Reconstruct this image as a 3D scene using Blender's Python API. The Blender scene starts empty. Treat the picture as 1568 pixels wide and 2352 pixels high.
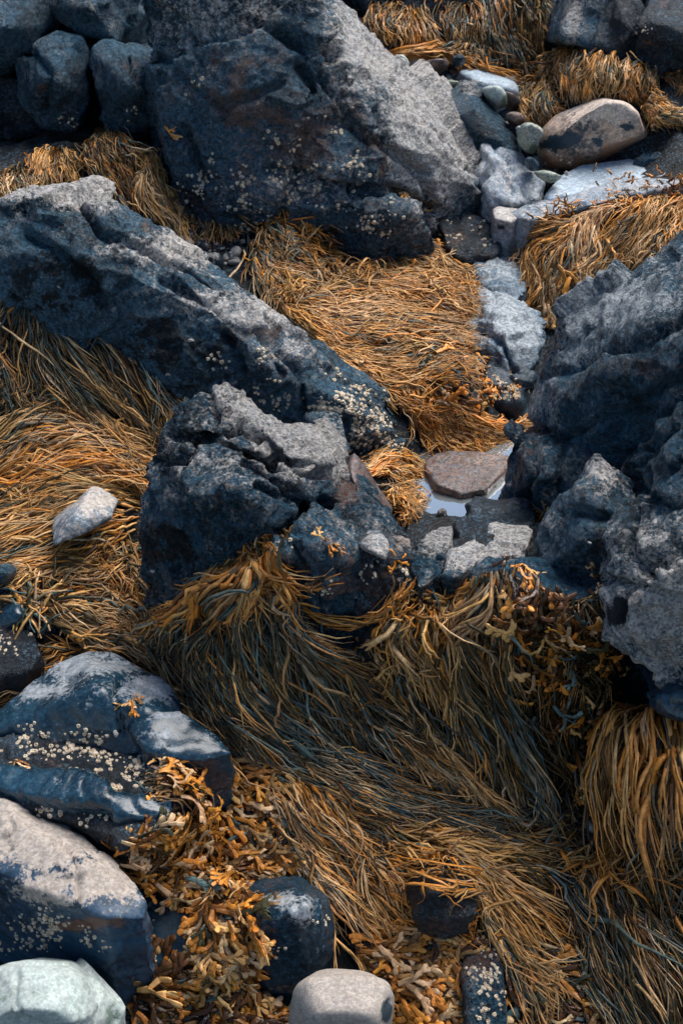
import bpy, bmesh, math
import numpy as np
from mathutils import Vector
from mathutils.bvhtree import BVHTree

rng = np.random.default_rng(7)
PITCH = math.radians(38); CH = 1.7; F = 1176 / math.tan(math.radians(19))
CAM = np.array([0, 0, CH], float)
scene = bpy.context.scene
COL = scene.collection


# ---------------------------------------------------------------- camera maths
def ray(px, py):
    px = np.asarray(px, float); py = np.asarray(py, float)
    a = (px - 784) / F; b = -(py - 1176) / F
    return np.stack([a, math.cos(PITCH) + b * math.sin(PITCH), -math.sin(PITCH) + b * math.cos(PITCH)], -1)


def PH(px, py, h):
    d = ray(px, py); t = (h - CH) / d[..., 2]; return d * t[..., None] + CAM


def PY(px, py, y):
    d = ray(px, py); t = y / d[..., 1]; return d * t[..., None] + CAM


def proj(P):
    q = P - CAM
    f = q[..., 1] * math.cos(PITCH) - q[..., 2] * math.sin(PITCH)
    u = q[..., 1] * math.sin(PITCH) + q[..., 2] * math.cos(PITCH)
    return np.stack([784 + F * q[..., 0] / f, 1176 - F * u / f], -1)


# ---------------------------------------------------------------- noise
_perm = np.random.default_rng(3).permutation(256)
_perm = np.concatenate([_perm, _perm, _perm])
_g = np.random.default_rng(4).normal(size=(256, 3)); _g /= np.linalg.norm(_g, axis=1)[:, None]


def perlin(P):
    Pi = np.floor(P).astype(np.int64); f = P - Pi; w = f * f * f * (f * (f * 6 - 15) + 10)
    Pi &= 255; out = 0
    for dx in (0, 1):
        wx = w[:, 0] if dx else 1 - w[:, 0]
        for dy in (0, 1):
            wy = w[:, 1] if dy else 1 - w[:, 1]
            for dz in (0, 1):
                wz = w[:, 2] if dz else 1 - w[:, 2]
                h = _perm[_perm[_perm[(Pi[:, 0] + dx) & 255] + ((Pi[:, 1] + dy) & 255)] + ((Pi[:, 2] + dz) & 255)]
                g = _g[h]
                out = out + wx * wy * wz * (g[:, 0] * (f[:, 0] - dx) + g[:, 1] * (f[:, 1] - dy) + g[:, 2] * (f[:, 2] - dz))
    return out


def fbm(P, octv=4, lac=2.1, gain=.5):
    a = 1; s = 0
    for i in range(octv):
        s = s + a * perlin(P + 17.3 * i); P = P * lac; a *= gain
    return s


def ridged(P, octv=4, lac=2.1, gain=.5):
    a = 1; s = 0
    for i in range(octv):
        s = s + a * (0.5 - np.abs(perlin(P + 31.7 * i)) * 2.2); P = P * lac; a *= gain
    return s


_cell = np.random.default_rng(9).random((256, 3)); _cdir = np.random.default_rng(10).normal(size=(256, 3)); _coff = np.random.default_rng(11).normal(size=256)


def facet(P):
    """broken-stone facets: every Voronoi cell is a plane of its own tilt and height."""
    Pi = np.floor(P).astype(np.int64); best = np.full(len(P), 9.0); val = np.zeros(len(P))
    for dx in (-1, 0, 1):
        for dy in (-1, 0, 1):
            for dz in (-1, 0, 1):
                c = Pi + (dx, dy, dz); h = _perm[_perm[_perm[c[:, 0] & 255] + (c[:, 1] & 255)] + (c[:, 2] & 255)]
                d = P - (c + _cell[h]); r = (d * d).sum(1); k = r < best
                best = np.where(k, r, best); val = np.where(k, (d * _cdir[h]).sum(1) * .55 + _coff[h] * .28, val)
    return val


# ---------------------------------------------------------------- mesh helpers
def mesh_from(name, V, Fq, mat, col=None, smooth=True, parent=None, loc=None):
    """V (n,3) world, Fq list of arrays (m,k) of faces."""
    me = bpy.data.meshes.new(name)
    V = np.asarray(V, np.float32)
    if loc is not None:
        V = V - np.asarray(loc, np.float32)
    if not isinstance(Fq, (list, tuple)):
        Fq = [Fq]
    loops = np.concatenate([f.ravel() for f in Fq]).astype(np.int32)
    tot = np.concatenate([np.full(len(f), f.shape[1], np.int32) for f in Fq])
    start = np.concatenate([[0], np.cumsum(tot)[:-1]]).astype(np.int32)
    me.vertices.add(len(V)); me.vertices.foreach_set('co', V.ravel())
    me.loops.add(len(loops)); me.loops.foreach_set('vertex_index', loops)
    me.polygons.add(len(tot)); me.polygons.foreach_set('loop_start', start)
    me.polygons.foreach_set('use_smooth', np.full(len(tot), smooth))
    me.update(calc_edges=True)
    if col is not None:
        a = me.color_attributes.new('Col', 'FLOAT_COLOR', 'POINT')
        c = np.ones((len(V), 4), np.float32); c[:, :col.shape[1]] = col
        a.data.foreach_set('color', c.ravel())
    me.materials.append(mat)
    o = bpy.data.objects.new(name, me); COL.objects.link(o)
    if loc is not None:
        o.location = [float(v) for v in loc]
    if parent is not None:
        o.parent = parent
    return o


def tag(o, label, cat, group=None, kind=None):
    if label: o['label'] = label
    if cat: o['category'] = cat
    if group: o['group'] = group
    if kind: o['kind'] = kind
    return o


# ---------------------------------------------------------------- materials
def nn(nt, t, **kw):
    n = nt.nodes.new(t)
    for k, v in kw.items():
        setattr(n, k, v)
    return n


def newmat(name):
    m = bpy.data.materials.new(name); m.use_nodes = True
    nt = m.node_tree; nt.nodes.clear()
    out = nn(nt, 'ShaderNodeOutputMaterial'); b = nn(nt, 'ShaderNodeBsdfPrincipled')
    nt.links.new(b.outputs[0], out.inputs[0])
    return m, nt, b


def L(nt, a, b): nt.links.new(a, b)


def noise(nt, co, scale, detail=6, rough=.6, dist=0.0, off=None):
    if off is not None:
        mp = nn(nt, 'ShaderNodeMapping'); mp.inputs['Location'].default_value = off[:3]
        if len(off) > 3: mp.inputs['Scale'].default_value = off[3:6]
        L(nt, co, mp.inputs[0]); co = mp.outputs[0]
    n = nn(nt, 'ShaderNodeTexNoise'); L(nt, co, n.inputs['Vector'])
    n.inputs['Scale'].default_value = scale; n.inputs['Detail'].default_value = detail
    n.inputs['Roughness'].default_value = rough; n.inputs['Distortion'].default_value = dist
    return n.outputs['Fac']


def ramp(nt, fac, lo, hi):
    m = nn(nt, 'ShaderNodeMapRange', interpolation_type='SMOOTHSTEP')
    L(nt, fac, m.inputs['Value'])
    for k, v in (('From Min', lo), ('From Max', hi)):
        if isinstance(v, (int, float)): m.inputs[k].default_value = v
        else: L(nt, v, m.inputs[k])
    return m.outputs[0]


def math_(nt, op, a, b, clamp=False):
    m = nn(nt, 'ShaderNodeMath', operation=op, use_clamp=clamp)
    for i, v in enumerate((a, b)):
        if isinstance(v, (int, float)): m.inputs[i].default_value = v
        else: L(nt, v, m.inputs[i])
    return m.outputs[0]


def mix(nt, fac, a, b, mode='MIX'):
    m = nn(nt, 'ShaderNodeMix', data_type='RGBA', blend_type=mode)
    if isinstance(fac, (int, float)): m.inputs[0].default_value = fac
    else: L(nt, fac, m.inputs[0])
    for i, v in ((6, a), (7, b)):
        if isinstance(v, tuple): m.inputs[i].default_value = (*v, 1)
        else: L(nt, v, m.inputs[i])
    return m.outputs[2]


def rock_mat(name, dark=(.005, .012, .018), mid=(.020, .070, .110), pale=(.48, .45, .42), rust=(.16, .07, .035),
             pale_amt=.1, rust_amt=.15, rough=(.20, .62), sc=1.0, bump=1.0, stretch=None, fine=1.0, stain=None, spec=.4, soft=0.0, fleck=1.0):
    m, nt, b = newmat(name)
    tc = nn(nt, 'ShaderNodeNewGeometry').outputs['Position']
    if stretch:
        mp = nn(nt, 'ShaderNodeMapping'); mp.inputs['Rotation'].default_value = stretch[0]
        mp.inputs['Scale'].default_value = stretch[1]; L(nt, tc, mp.inputs[0]); sv = mp.outputs[0]
    else:
        sv = tc
    at = nn(nt, 'ShaderNodeAttribute', attribute_name='Col')
    sep = nn(nt, 'ShaderNodeSeparateColor'); L(nt, at.outputs['Color'], sep.inputs[0])
    zp, zr, zd = sep.outputs
    n1 = noise(nt, sv, 7 * sc, 8, .62, .4)
    n2 = noise(nt, sv, 26 * sc, 8, .7, .3, (3.1, 7.7, 1.2))
    n3 = noise(nt, tc, 110 * sc, 6, .75, 0, (9.1, 2.7, 5.2))
    vo = nn(nt, 'ShaderNodeTexVoronoi'); vo.inputs['Scale'].default_value = 290 * sc; L(nt, tc, vo.inputs['Vector'])
    vs = nn(nt, 'ShaderNodeSeparateColor'); L(nt, vo.outputs['Color'], vs.inputs[0])
    n5 = math_(nt, 'ADD', math_(nt, 'MULTIPLY', vs.outputs[0], .42), .29)          # mineral grain
    wv = nn(nt, 'ShaderNodeVectorMath', operation='ADD'); L(nt, sv, wv.inputs[0])
    dn = nn(nt, 'ShaderNodeTexNoise'); dn.inputs['Scale'].default_value = 30; dn.inputs['Detail'].default_value = 4; L(nt, sv, dn.inputs['Vector'])
    dm = nn(nt, 'ShaderNodeVectorMath', operation='SCALE'); L(nt, dn.outputs['Color'], dm.inputs[0]); dm.inputs[3].default_value = .05; L(nt, dm.outputs[0], wv.inputs[1])
    v2 = nn(nt, 'ShaderNodeTexVoronoi'); v2.inputs['Scale'].default_value = 38 * sc; L(nt, wv.outputs[0], v2.inputs['Vector'])
    v2s = nn(nt, 'ShaderNodeSeparateColor'); L(nt, v2.outputs['Color'], v2s.inputs[0])
    chip = v2s.outputs[0]
    n4 = noise(nt, tc, 11 * sc, 6, .65, .5, (5.5, 1.3, 9.9))
    c = mix(nt, ramp(nt, n1, .36, .64), dark, mid)
    c = mix(nt, math_(nt, 'MULTIPLY', ramp(nt, n3, .42, .62), .55), c, tuple(min(1, v * 1.9 + .008) for v in mid))
    c = mix(nt, math_(nt, 'MULTIPLY', ramp(nt, n5, .55, .68), .5 * fine), c, dark)
    # rust and brown growth
    r = math_(nt, 'ADD', math_(nt, 'MULTIPLY', zr, .30), rust_amt * .35)
    r = math_(nt, 'ADD', r, math_(nt, 'ADD', math_(nt, 'MULTIPLY', n4, .6), math_(nt, 'MULTIPLY', n3, .4)))
    c = mix(nt, math_(nt, 'MULTIPLY', ramp(nt, r, .60, .70), .8), c, rust)
    # pale dry / encrusted stone; some zones stand in for sunlit edges
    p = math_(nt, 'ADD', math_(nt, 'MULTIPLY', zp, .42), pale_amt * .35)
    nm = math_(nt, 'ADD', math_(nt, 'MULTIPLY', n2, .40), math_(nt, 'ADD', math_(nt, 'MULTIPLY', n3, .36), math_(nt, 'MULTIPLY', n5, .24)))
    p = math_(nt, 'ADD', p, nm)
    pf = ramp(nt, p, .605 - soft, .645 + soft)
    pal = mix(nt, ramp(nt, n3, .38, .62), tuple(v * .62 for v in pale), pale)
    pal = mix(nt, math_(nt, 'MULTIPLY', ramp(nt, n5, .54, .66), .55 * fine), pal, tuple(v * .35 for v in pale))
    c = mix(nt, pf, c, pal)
    fk = math_(nt, 'MULTIPLY', ramp(nt, vs.outputs[1], .66, .72), ramp(nt, math_(nt, 'ADD', math_(nt, 'MULTIPLY', n2, .5), math_(nt, 'MULTIPLY', n1, .5)), .44, .56))
    c = mix(nt, math_(nt, 'MULTIPLY', fk, .5 * fleck), c, (.11, .20, .27))
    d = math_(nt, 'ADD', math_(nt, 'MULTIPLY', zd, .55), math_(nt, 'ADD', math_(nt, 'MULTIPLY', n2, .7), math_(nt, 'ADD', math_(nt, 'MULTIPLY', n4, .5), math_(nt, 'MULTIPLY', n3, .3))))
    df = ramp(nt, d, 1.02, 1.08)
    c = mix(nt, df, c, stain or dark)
    c = mix(nt, math_(nt, 'MULTIPLY', ramp(nt, n5, .46, .62), .45 * fine), c, mix(nt, 1.0, c, (.25, .25, .28), 'MULTIPLY'))
    L(nt, c, b.inputs['Base Color'])
    rr = nn(nt, 'ShaderNodeMapRange'); L(nt, pf, rr.inputs[0]); rr.inputs[3].default_value = rough[0]; rr.inputs[4].default_value = rough[1]
    L(nt, math_(nt, 'ADD', rr.outputs[0], math_(nt, 'MULTIPLY', n3, .15)), b.inputs['Roughness'])
    h = math_(nt, 'ADD', math_(nt, 'MULTIPLY', n2, .018), math_(nt, 'ADD', math_(nt, 'MULTIPLY', n3, .010), math_(nt, 'MULTIPLY', n1, .03)))
    h = math_(nt, 'ADD', h, math_(nt, 'MULTIPLY', n5, .0026 * fine))
    h = math_(nt, 'ADD', h, math_(nt, 'MULTIPLY', chip, .0035 * fine))
    h = math_(nt, 'ADD', h, math_(nt, 'MULTIPLY', pf, .0012))
    bp = nn(nt, 'ShaderNodeBump'); L(nt, h, bp.inputs['Height']); bp.inputs['Strength'].default_value = min(1, .8 * bump); bp.inputs['Distance'].default_value = bump
    L(nt, bp.outputs[0], b.inputs['Normal'])
    b.inputs['Specular IOR Level'].default_value = spec
    return m


def weed_mat(name, rough=.30, spec=.3):
    m, nt, b = newmat(name)
    at = nn(nt, 'ShaderNodeAttribute', attribute_name='Col')
    tc = nn(nt, 'ShaderNodeNewGeometry').outputs['Position']
    n = noise(nt, tc, 90, 4, .6)
    hs = nn(nt, 'ShaderNodeHueSaturation'); L(nt, at.outputs['Color'], hs.inputs['Color'])
    mr = nn(nt, 'ShaderNodeMapRange'); L(nt, n, mr.inputs[0]); mr.inputs[1].default_value = .3; mr.inputs[2].default_value = .7
    mr.inputs[3].default_value = .6; mr.inputs[4].default_value = 1.35
    L(nt, mr.outputs[0], hs.inputs['Value'])
    L(nt, hs.outputs[0], b.inputs['Base Color'])
    n2 = noise(nt, tc, 260, 3, .6)
    bp = nn(nt, 'ShaderNodeBump'); bp.inputs['Distance'].default_value = .002; bp.inputs['Strength'].default_value = .5
    L(nt, n2, bp.inputs['Height']); L(nt, bp.outputs[0], b.inputs['Normal'])
    b.inputs['Roughness'].default_value = rough; b.inputs['Specular IOR Level'].default_value = spec
    return m


M = {}
M['slate'] = rock_mat('wet_slate_rock')
M['granite'] = rock_mat('speckled_granite', dark=(.006, .014, .020), mid=(.036, .094, .138), pale=(.58, .54, .50), rust=(.15, .08, .05), pale_amt=.12, rust_amt=.16, sc=1.0)
M['craggy'] = rock_mat('craggy_schist', dark=(.004, .012, .018), mid=(.026, .090, .142), pale=(.62, .58, .54), rust=(.20, .10, .06), pale_amt=.16, rust_amt=.2, bump=1.3)
M['blueblack'] = rock_mat('blue_black_rock', dark=(.003, .012, .020), mid=(.016, .074, .122), pale=(.50, .54, .57), rust=(.14, .08, .055), pale_amt=.10, rust_amt=.15, bump=1.2)
M['shingle'] = rock_mat('mixed_shingle', fleck=.25, dark=(.01, .02, .03), mid=(.08, .11, .13), pale=(.45, .42, .38), rust=(.2, .1, .06), pale_amt=.1, rough=(.35, .7), bump=.2, fine=.3)
M['wetblue'] = rock_mat('wet_pale_blue_rock', dark=(.02, .04, .06), mid=(.11, .17, .225), pale=(.42, .47, .50), rust=(.2, .12, .07), pale_amt=.15, rust_amt=.05, spec=.5, rough=(.2, .5), bump=.6, fleck=.3)
M['smooth'] = rock_mat('smooth_wet_blue_rock', fleck=.25, dark=(.004, .014, .024), mid=(.010, .040, .066), pale=(.44, .47, .49), pale_amt=.02, rust_amt=0, spec=.5, soft=.035, rough=(.16, .45), bump=.22, fine=.5)
M['dark'] = rock_mat('dark_wet_rock', dark=(.004, .007, .010), mid=(.016, .024, .034), pale=(.3, .24, .2), pale_amt=.05, rust_amt=.15, rough=(.3, .7), bump=.9)
M['pale'] = rock_mat('pale_grey_stone', dark=(.10, .13, .16), mid=(.30, .33, .36), pale=(.58, .52, .47), pale_amt=.3, rust_amt=0, rough=(.5, .8), bump=.5, fine=.6)
M['slab'] = rock_mat('flat_pale_slab', fleck=0.0, dark=(.26, .33, .39), mid=(.36, .44, .50), pale=(.48, .53, .57), pale_amt=.3, rust_amt=-.2, rough=(.5, .8), bump=.18, fine=.4)
M['white'] = rock_mat('white_quartz', stain=(.16, .21, .17), fleck=0.0, dark=(.27, .325, .30), mid=(.36, .42, .39), pale=(.44, .49, .46), pale_amt=.4, rust_amt=-1, rough=(.55, .8), bump=.2, fine=.15)
M['tan'] = rock_mat('tan_sandstone', stain=(.05, .07, .08), fleck=0.0, dark=(.26, .22, .19), mid=(.35, .30, .255), pale=(.42, .37, .33), rust=(.4, .25, .17), pale_amt=.3, rust_amt=-.5, rough=(.6, .85), bump=.14, fine=.25, sc=1.6)
M['peach'] = rock_mat('peach_granite', stain=(.018, .04, .06), dark=(.03, .045, .06), mid=(.50, .33, .22), pale=(.78, .62, .50), rust=(.32, .13, .05), pale_amt=.1, rust_amt=0.05, rough=(.4, .75), bump=.22, fine=.5)
M['red'] = rock_mat('red_brown_stone', dark=(.04, .035, .035), mid=(.13, .075, .058), pale=(.30, .215, .175), pale_amt=.2, rust_amt=.1, rough=(.35, .7), bump=.4)
M['green'] = rock_mat('green_grey_stone', dark=(.10, .12, .08), mid=(.28, .30, .23), pale=(.48, .48, .40), pale_amt=.2, rust_amt=-.3, rough=(.45, .7), bump=.3)
M['cream'] = rock_mat('cream_crusted_slab', fleck=.25, dark=(.012, .028, .045), mid=(.03, .06, .10), pale=(.47, .40, .34), soft=.008, pale_amt=.0, rust_amt=0.0, rough=(.25, .7), stain=(.025, .07, .12), bump=.3, fine=.4)
M['ribbed'] = rock_mat('ribbed_grey_stone', dark=(.08, .12, .16), mid=(.27, .32, .37), pale=(.56, .55, .54), pale_amt=.35, rust_amt=-.2, rough=(.5, .8), bump=.6, stretch=((0, 0, .6), (2.2, .4, 1)), fine=.5)
M['weed'] = weed_mat('knotted_wrack')
M['frond'] = weed_mat('leafy_wrack', .26, .35)
m, nt, b = newmat('barnacle_shell'); M['barnacle'] = m
L(nt, mix(nt, ramp(nt, noise(nt, nn(nt, 'ShaderNodeNewGeometry').outputs['Position'], 160, 4), .35, .65), (.42, .31, .20), (.78, .66, .49)), b.inputs['Base Color']); b.inputs['Roughness'].default_value = .7
M['shell'] = rock_mat('periwinkle_shell', dark=(.2, .17, .15), mid=(.42, .38, .34), pale=(.66, .62, .58), pale_amt=.3, rust_amt=-1, rough=(.4, .6), bump=.08, sc=3)

# ---------------------------------------------------------------- ground height field
TC = [(-500, 2400, -.14), (0, 2400, -.14), (784, 2400, -.15), (1568, 2400, -.13), (2100, 2400, -.13),
      (-400, 2100, -.06), (0, 2100, -.08), (300, 2150, -.07), (784, 2150, -.08), (1100, 2150, -.06), (2000, 2100, 0),
      (500, 1950, -.02), (700, 1900, .02), (850, 2050, -.03), (1000, 1990, -.0), (950, 2200, -.08), (430, 1800, .02),
      (600, 1780, .05), (-400, 1800, .03), (0, 1800, .01), (250, 1700, .03), (150, 1560, .06), (300, 1480, .11), (420, 1540, .10), (0, 1580, .05),
      (600, 1262, .34), (450, 1370, .24), (600, 1430, .27), (700, 1600, .15), (560, 1620, .15), (750, 1330, .22), (850, 1430, .24), (850, 1650, .10),
      (1000, 1850, .03), (1200, 1900, .0), (1320, 2050, -.04), (780, 1760, .08), (460, 1650, .09),
      (960, 1350, .32), (1100, 1330, .34), (1250, 1330, .34), (1000, 1450, .26), (1050, 1600, .15), (1150, 1750, .07), (1250, 1870, -.0),
      (1350, 1400, .27), (1350, 1600, .12), (1300, 1780, .02), (1200, 1500, .24),
      (1520, 1640, .25), (1450, 1800, .10), (1560, 1850, .14), (1500, 2050, 0), (1400, 1980, -.02), (1560, 2250, -.05), (2000, 1700, .3),
      (90, 1400, .17), (200, 1350, .15), (300, 1400, .13), (100, 1210, .20), (200, 1060, .28), (50, 950, .32), (0, 1100, .26), (-400, 1100, .3), (-400, 1400, .16),
      (330, 1130, .22), (300, 1290, .15), (20, 640, .5), (200, 740, .42), (400, 890, .33), (60, 880, .34), (330, 1000, .27), (-400, 700, .5),
      (700, 690, .31), (900, 640, .31), (1080, 640, .28), (780, 760, .31), (900, 800, .30), (1060, 830, .32), (1150, 930, .19), (1000, 990, .18), (1100, 1020, .16),
      (930, 1090, .21), (890, 1130, .225), (965, 1145, .13), (880, 1060, .23), (1150, 750, .22), (1020, 1180, .10), (1060, 1120, .11), (960, 1180, .13), (1180, 960, .16),
      (640, 520, .38), (720, 600, .32), (850, 600, .28), (1000, 560, .27),
      (150, 360, .46), (280, 320, .5), (340, 420, .42), (400, 520, .36), (200, 420, .42), (0, 440, .45), (30, 320, .36), (-300, 400, .45), (540, 600, .33),
      (100, 100, .5), (500, 200, .4), (800, 300, .3), (-300, 0, .5),
      (1000, 250, .32), (1120, 160, .35), (930, 100, .42), (900, 10, .55), (1100, 20, .5), (1100, 110, .42), (1000, 60, .47),
      (1340, 110, .57), (1320, 190, .48), (1300, 240, .40), (1240, 210, .44), (1250, 290, .33), (1190, 250, .33), (1440, 130, .56), (1450, 230, .42), (1540, 200, .50), (1540, 280, .35), (1400, 340, .31), (1500, 350, .27), (1568, 345, .28), (1568, 300, .34),
      (1568, -20, .68), (1200, -80, .60), (700, -100, .5), (2000, 200, .6), (2000, 500, .55),
      (1280, 500, .38), (1250, 600, .31), (1290, 720, .25), (1450, 470, .43), (1400, 600, .34), (1568, 475, .42), (1500, 400, .28), (1600, 385, .27), (1560, 400, .28), (1750, 380, .3), (1150, 620, .24), (1130, 500, .26), (1400, 420, .33), (1240, 430, .27)]
TCa = np.array(TC, float)
TP = PH(TCa[:, 0], TCa[:, 1], TCa[:, 2])
far = []
for X in (-9, -4, 0, 4, 9):
    for Y, h in ((-6, -.6), (-2, -.4), (5, .75), (7, 1.2), (12, 1.8), (25, 2.2)):
        far.append((X, Y, h + .25 * math.sin(X * 1.7 + Y)))
for Y in (.3, 1.2, 2.2, 3.2, 4.2):
    for X in (-2.2, 2.2):
        far.append((X, Y, .05 + .13 * Y))
TP = np.vstack([TP, np.array(far)])


def _kern(r): return r
_A = _kern(np.linalg.norm(TP[:, None, :2] - TP[None, :, :2], axis=-1))
_n = len(TP); _B = np.zeros((_n + 3, _n + 3)); _B[:_n, :_n] = _A - np.eye(_n) * .005
_B[:_n, _n] = 1; _B[:_n, _n + 1:] = TP[:, :2]; _B[_n:, :_n] = _B[:_n, _n:].T
_W = np.linalg.solve(_B, np.concatenate([TP[:, 2], [0, 0, 0]]))


def ground_h(XY):
    XY = np.atleast_2d(np.asarray(XY, float)); out = np.zeros(len(XY))
    for i in range(0, len(XY), 20000):
        q = XY[i:i + 20000]
        r = np.linalg.norm(q[:, None] - TP[None, :, :2], axis=-1)
        out[i:i + 20000] = _kern(r) @ _W[:_n] + _W[_n] + q @ _W[_n + 1:]
    return out


def axis(lo, hi, step, ext):
    c = np.arange(lo, hi, step); g = step * 1.25 ** np.arange(1, 60)
    e = np.cumsum(g); e = e[e < ext]
    return np.concatenate([lo - e[::-1], c, c[-1] + e])


gx = axis(-1.6, 1.6, .011, 30); gy = axis(.9, 4.0, .011, 30)
GX, GY = np.meshgrid(gx, gy)
q = np.stack([GX.ravel(), GY.ravel()], -1)
hz = ground_h(q)
P3 = np.column_stack([q, hz])
hz = hz + .045 * ridged(P3 * 5, 4) * .5 + .02 * fbm(P3 * 22, 3) - .012
V = np.column_stack([q, hz])
nx, ny = len(gx), len(gy)
idx = np.arange(nx * ny).reshape(ny, nx)
Fg = np.stack([idx[:-1, :-1].ravel(), idx[:-1, 1:].ravel(), idx[1:, 1:].ravel(), idx[1:, :-1].ravel()], -1)
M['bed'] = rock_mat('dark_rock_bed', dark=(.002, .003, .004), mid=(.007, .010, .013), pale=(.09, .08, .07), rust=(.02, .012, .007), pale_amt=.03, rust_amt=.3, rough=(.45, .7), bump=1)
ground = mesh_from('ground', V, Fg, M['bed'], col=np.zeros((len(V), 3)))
tag(ground, None, None, kind='structure')
bvh_ground = BVHTree.FromPolygons([tuple(v) for v in V.tolist()], Fg.tolist())
BVHS = {'ground': bvh_ground}


def cast(names, px, py, miss=None):
    d = ray(px, py); d = d / np.linalg.norm(d); best = None
    for n in names:
        r = BVHS[n].ray_cast(Vector(CAM), Vector(d))
        if r[0] is not None and (best is None or r[3] < best[3]): best = r
    if best is None: return (Vector(PH(px, py, .0 if miss is None else miss)), Vector((0, 0, 1)))
    n = best[1]
    if n.dot(Vector(d)) > 0: n = -n
    return best[0], n


# ---------------------------------------------------------------- rocks
def poly_dist(Q, pl):
    pl = np.asarray(pl, float); best = np.full(len(Q), 1e9)
    for a, b in zip(pl[:-1], pl[1:]):
        ab = b - a; t = np.clip(((Q - a) @ ab) / (ab @ ab + 1e-9), 0, 1)
        best = np.minimum(best, np.linalg.norm(Q - (a + t[:, None] * ab), axis=1))
    return best


def finish_rock(name, label, cat, bm, mat, voxel, smooth, disp, cracks, zones, group, shade_flat=False):
    me = bpy.data.meshes.new('tmp'); bm.to_mesh(me); bm.free()
    o = bpy.data.objects.new('tmp', me); COL.objects.link(o)
    md = o.modifiers.new('r', 'REMESH'); md.mode = 'VOXEL'; md.voxel_size = voxel
    if smooth:
        s = o.modifiers.new('s', 'SMOOTH'); s.iterations = smooth; s.factor = .5
    dg = bpy.context.evaluated_depsgraph_get(); ev = o.evaluated_get(dg); m2 = ev.to_mesh()
    n = len(m2.vertices); V = np.empty(n * 3, np.float32); m2.vertices.foreach_get('co', V); V = V.reshape(-1, 3).astype(float)
    N = np.empty(n * 3, np.float32); m2.vertices.foreach_get('normal', N); N = N.reshape(-1, 3).astype(float)
    nl = len(m2.loops); lp = np.empty(nl, np.int32); m2.loops.foreach_get('vertex_index', lp)
    ok = len(m2.polygons) * 4 == nl
    Fs = lp.reshape(-1, 4) if ok else None
    if Fs is None:
        m2.calc_loop_triangles(); t = np.empty(len(m2.loop_triangles) * 3, np.int32); m2.loop_triangles.foreach_get('vertices', t); Fs = t.reshape(-1, 3)
    ev.to_mesh_clear(); bpy.data.objects.remove(o); bpy.data.meshes.remove(me)
    off = np.array([sum(map(ord, name + label)) % 97 * 1.37, 0, 0])
    D = 0
    for (kind, sc, amp, oc) in disp:
        P = V * sc + off
        if kind == 'fbm': D = D + amp * fbm(P, oc)
        elif kind == 'rid': D = D + amp * ridged(P, oc)
        elif kind == 'ter':  # stepped, facetted crags
            w = fbm(P, oc) * 3; D = D + amp * ((np.floor(w) + np.clip((w - np.floor(w)) * 2.5, 0, 1)) / 3)
        elif kind == 'fac':
            D = D + amp * facet(P + .25 * np.stack([perlin(P * 2), perlin(P * 2 + 9), perlin(P * 2 + 19)], -1))
        elif kind == 'bed':   # elongated plates along the dip of the rock
            R_ = np.array([[.80, .45, -.40], [-.50, .87, 0], [.35, .20, .92]]); D = D + amp * facet((P @ R_.T) * np.array([.45, 1.3, 2.2]) + .2 * perlin(P * 1.5)[:, None])
        elif kind == 'warp':  # flowing strata
            P2 = P + .6 * fbm(P * .7, 2)[:, None]; w = P2[:, 2] * 1.0 + P2[:, 0] * .5
            D = D + amp * np.abs(((w * 3) % 1) - .5)
    if not np.isscalar(D): D = D - D.mean()
    Q = proj(V)
    for pl, rad, amp in cracks:
        jit = np.stack([perlin(V * 25), perlin(V * 25 + 50)], -1) * rad * .9
        D = D - amp * np.exp(-(poly_dist(Q + jit, pl) / rad) ** 2)
    if not np.isscalar(D): V = V + N * D[:, None]
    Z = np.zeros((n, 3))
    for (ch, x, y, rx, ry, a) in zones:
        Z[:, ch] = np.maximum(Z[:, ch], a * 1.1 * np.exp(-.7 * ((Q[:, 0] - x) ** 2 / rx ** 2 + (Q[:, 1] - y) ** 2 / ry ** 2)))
    loc = [V[:, 0].mean(), V[:, 1].mean(), V[:, 2].min()]
    o = mesh_from(name, V, Fs, mat, col=Z, loc=loc)
    tag(o, label, cat, group)
    key = label; BVHS[key] = BVHTree.FromPolygons([tuple(v) for v in V.tolist()], Fs.tolist())
    return o


CRAG = [('fbm', 4, .03, 3), ('fac', 7, .022, 1), ('fac', 16, .010, 1), ('rid', 24, .006, 3), ('fbm', 70, .003, 2)]
MILD = [('fbm', 5, .02, 3), ('fac', 9, .006, 1), ('fbm', 22, .006, 3)]
ROCKS = {}


def rock(key, name, label, chunks, mat, voxel=.006, smooth=4, disp=CRAG, cracks=(), zones=(), mode='drop', back=.4, cat='rock', group=None):
    bm = bmesh.new()
    for ch in chunks:
        md, bk = mode, back
        if isinstance(ch, tuple): ch, md, bk = ch
        a = np.array(ch, float); P = PY(a[:, 0], a[:, 1], a[:, 2])
        if md == 'drop':
            D = P.copy(); D[:, 2] = np.minimum(ground_h(P[:, :2]) - .10, P[:, 2] - .04)
            D[:, 1] += .02
        else:
            D = P + np.array([0, .9, -.35]) * bk
        vs = [bm.verts.new(p) for p in np.vstack([P, D])]
        r = bmesh.ops.convex_hull(bm, input=vs)
        junk = list({g for g in r['geom_interior'] + r['geom_unused'] if isinstance(g, bmesh.types.BMVert)})
        if junk: bmesh.ops.delete(bm, geom=junk, context='VERTS')
    ROCKS[key] = finish_rock(name, label, cat, bm, M[mat], voxel, smooth, disp, cracks, zones, group)
    BVHS[key] = BVHS[label]
    return ROCKS[key]


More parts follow.
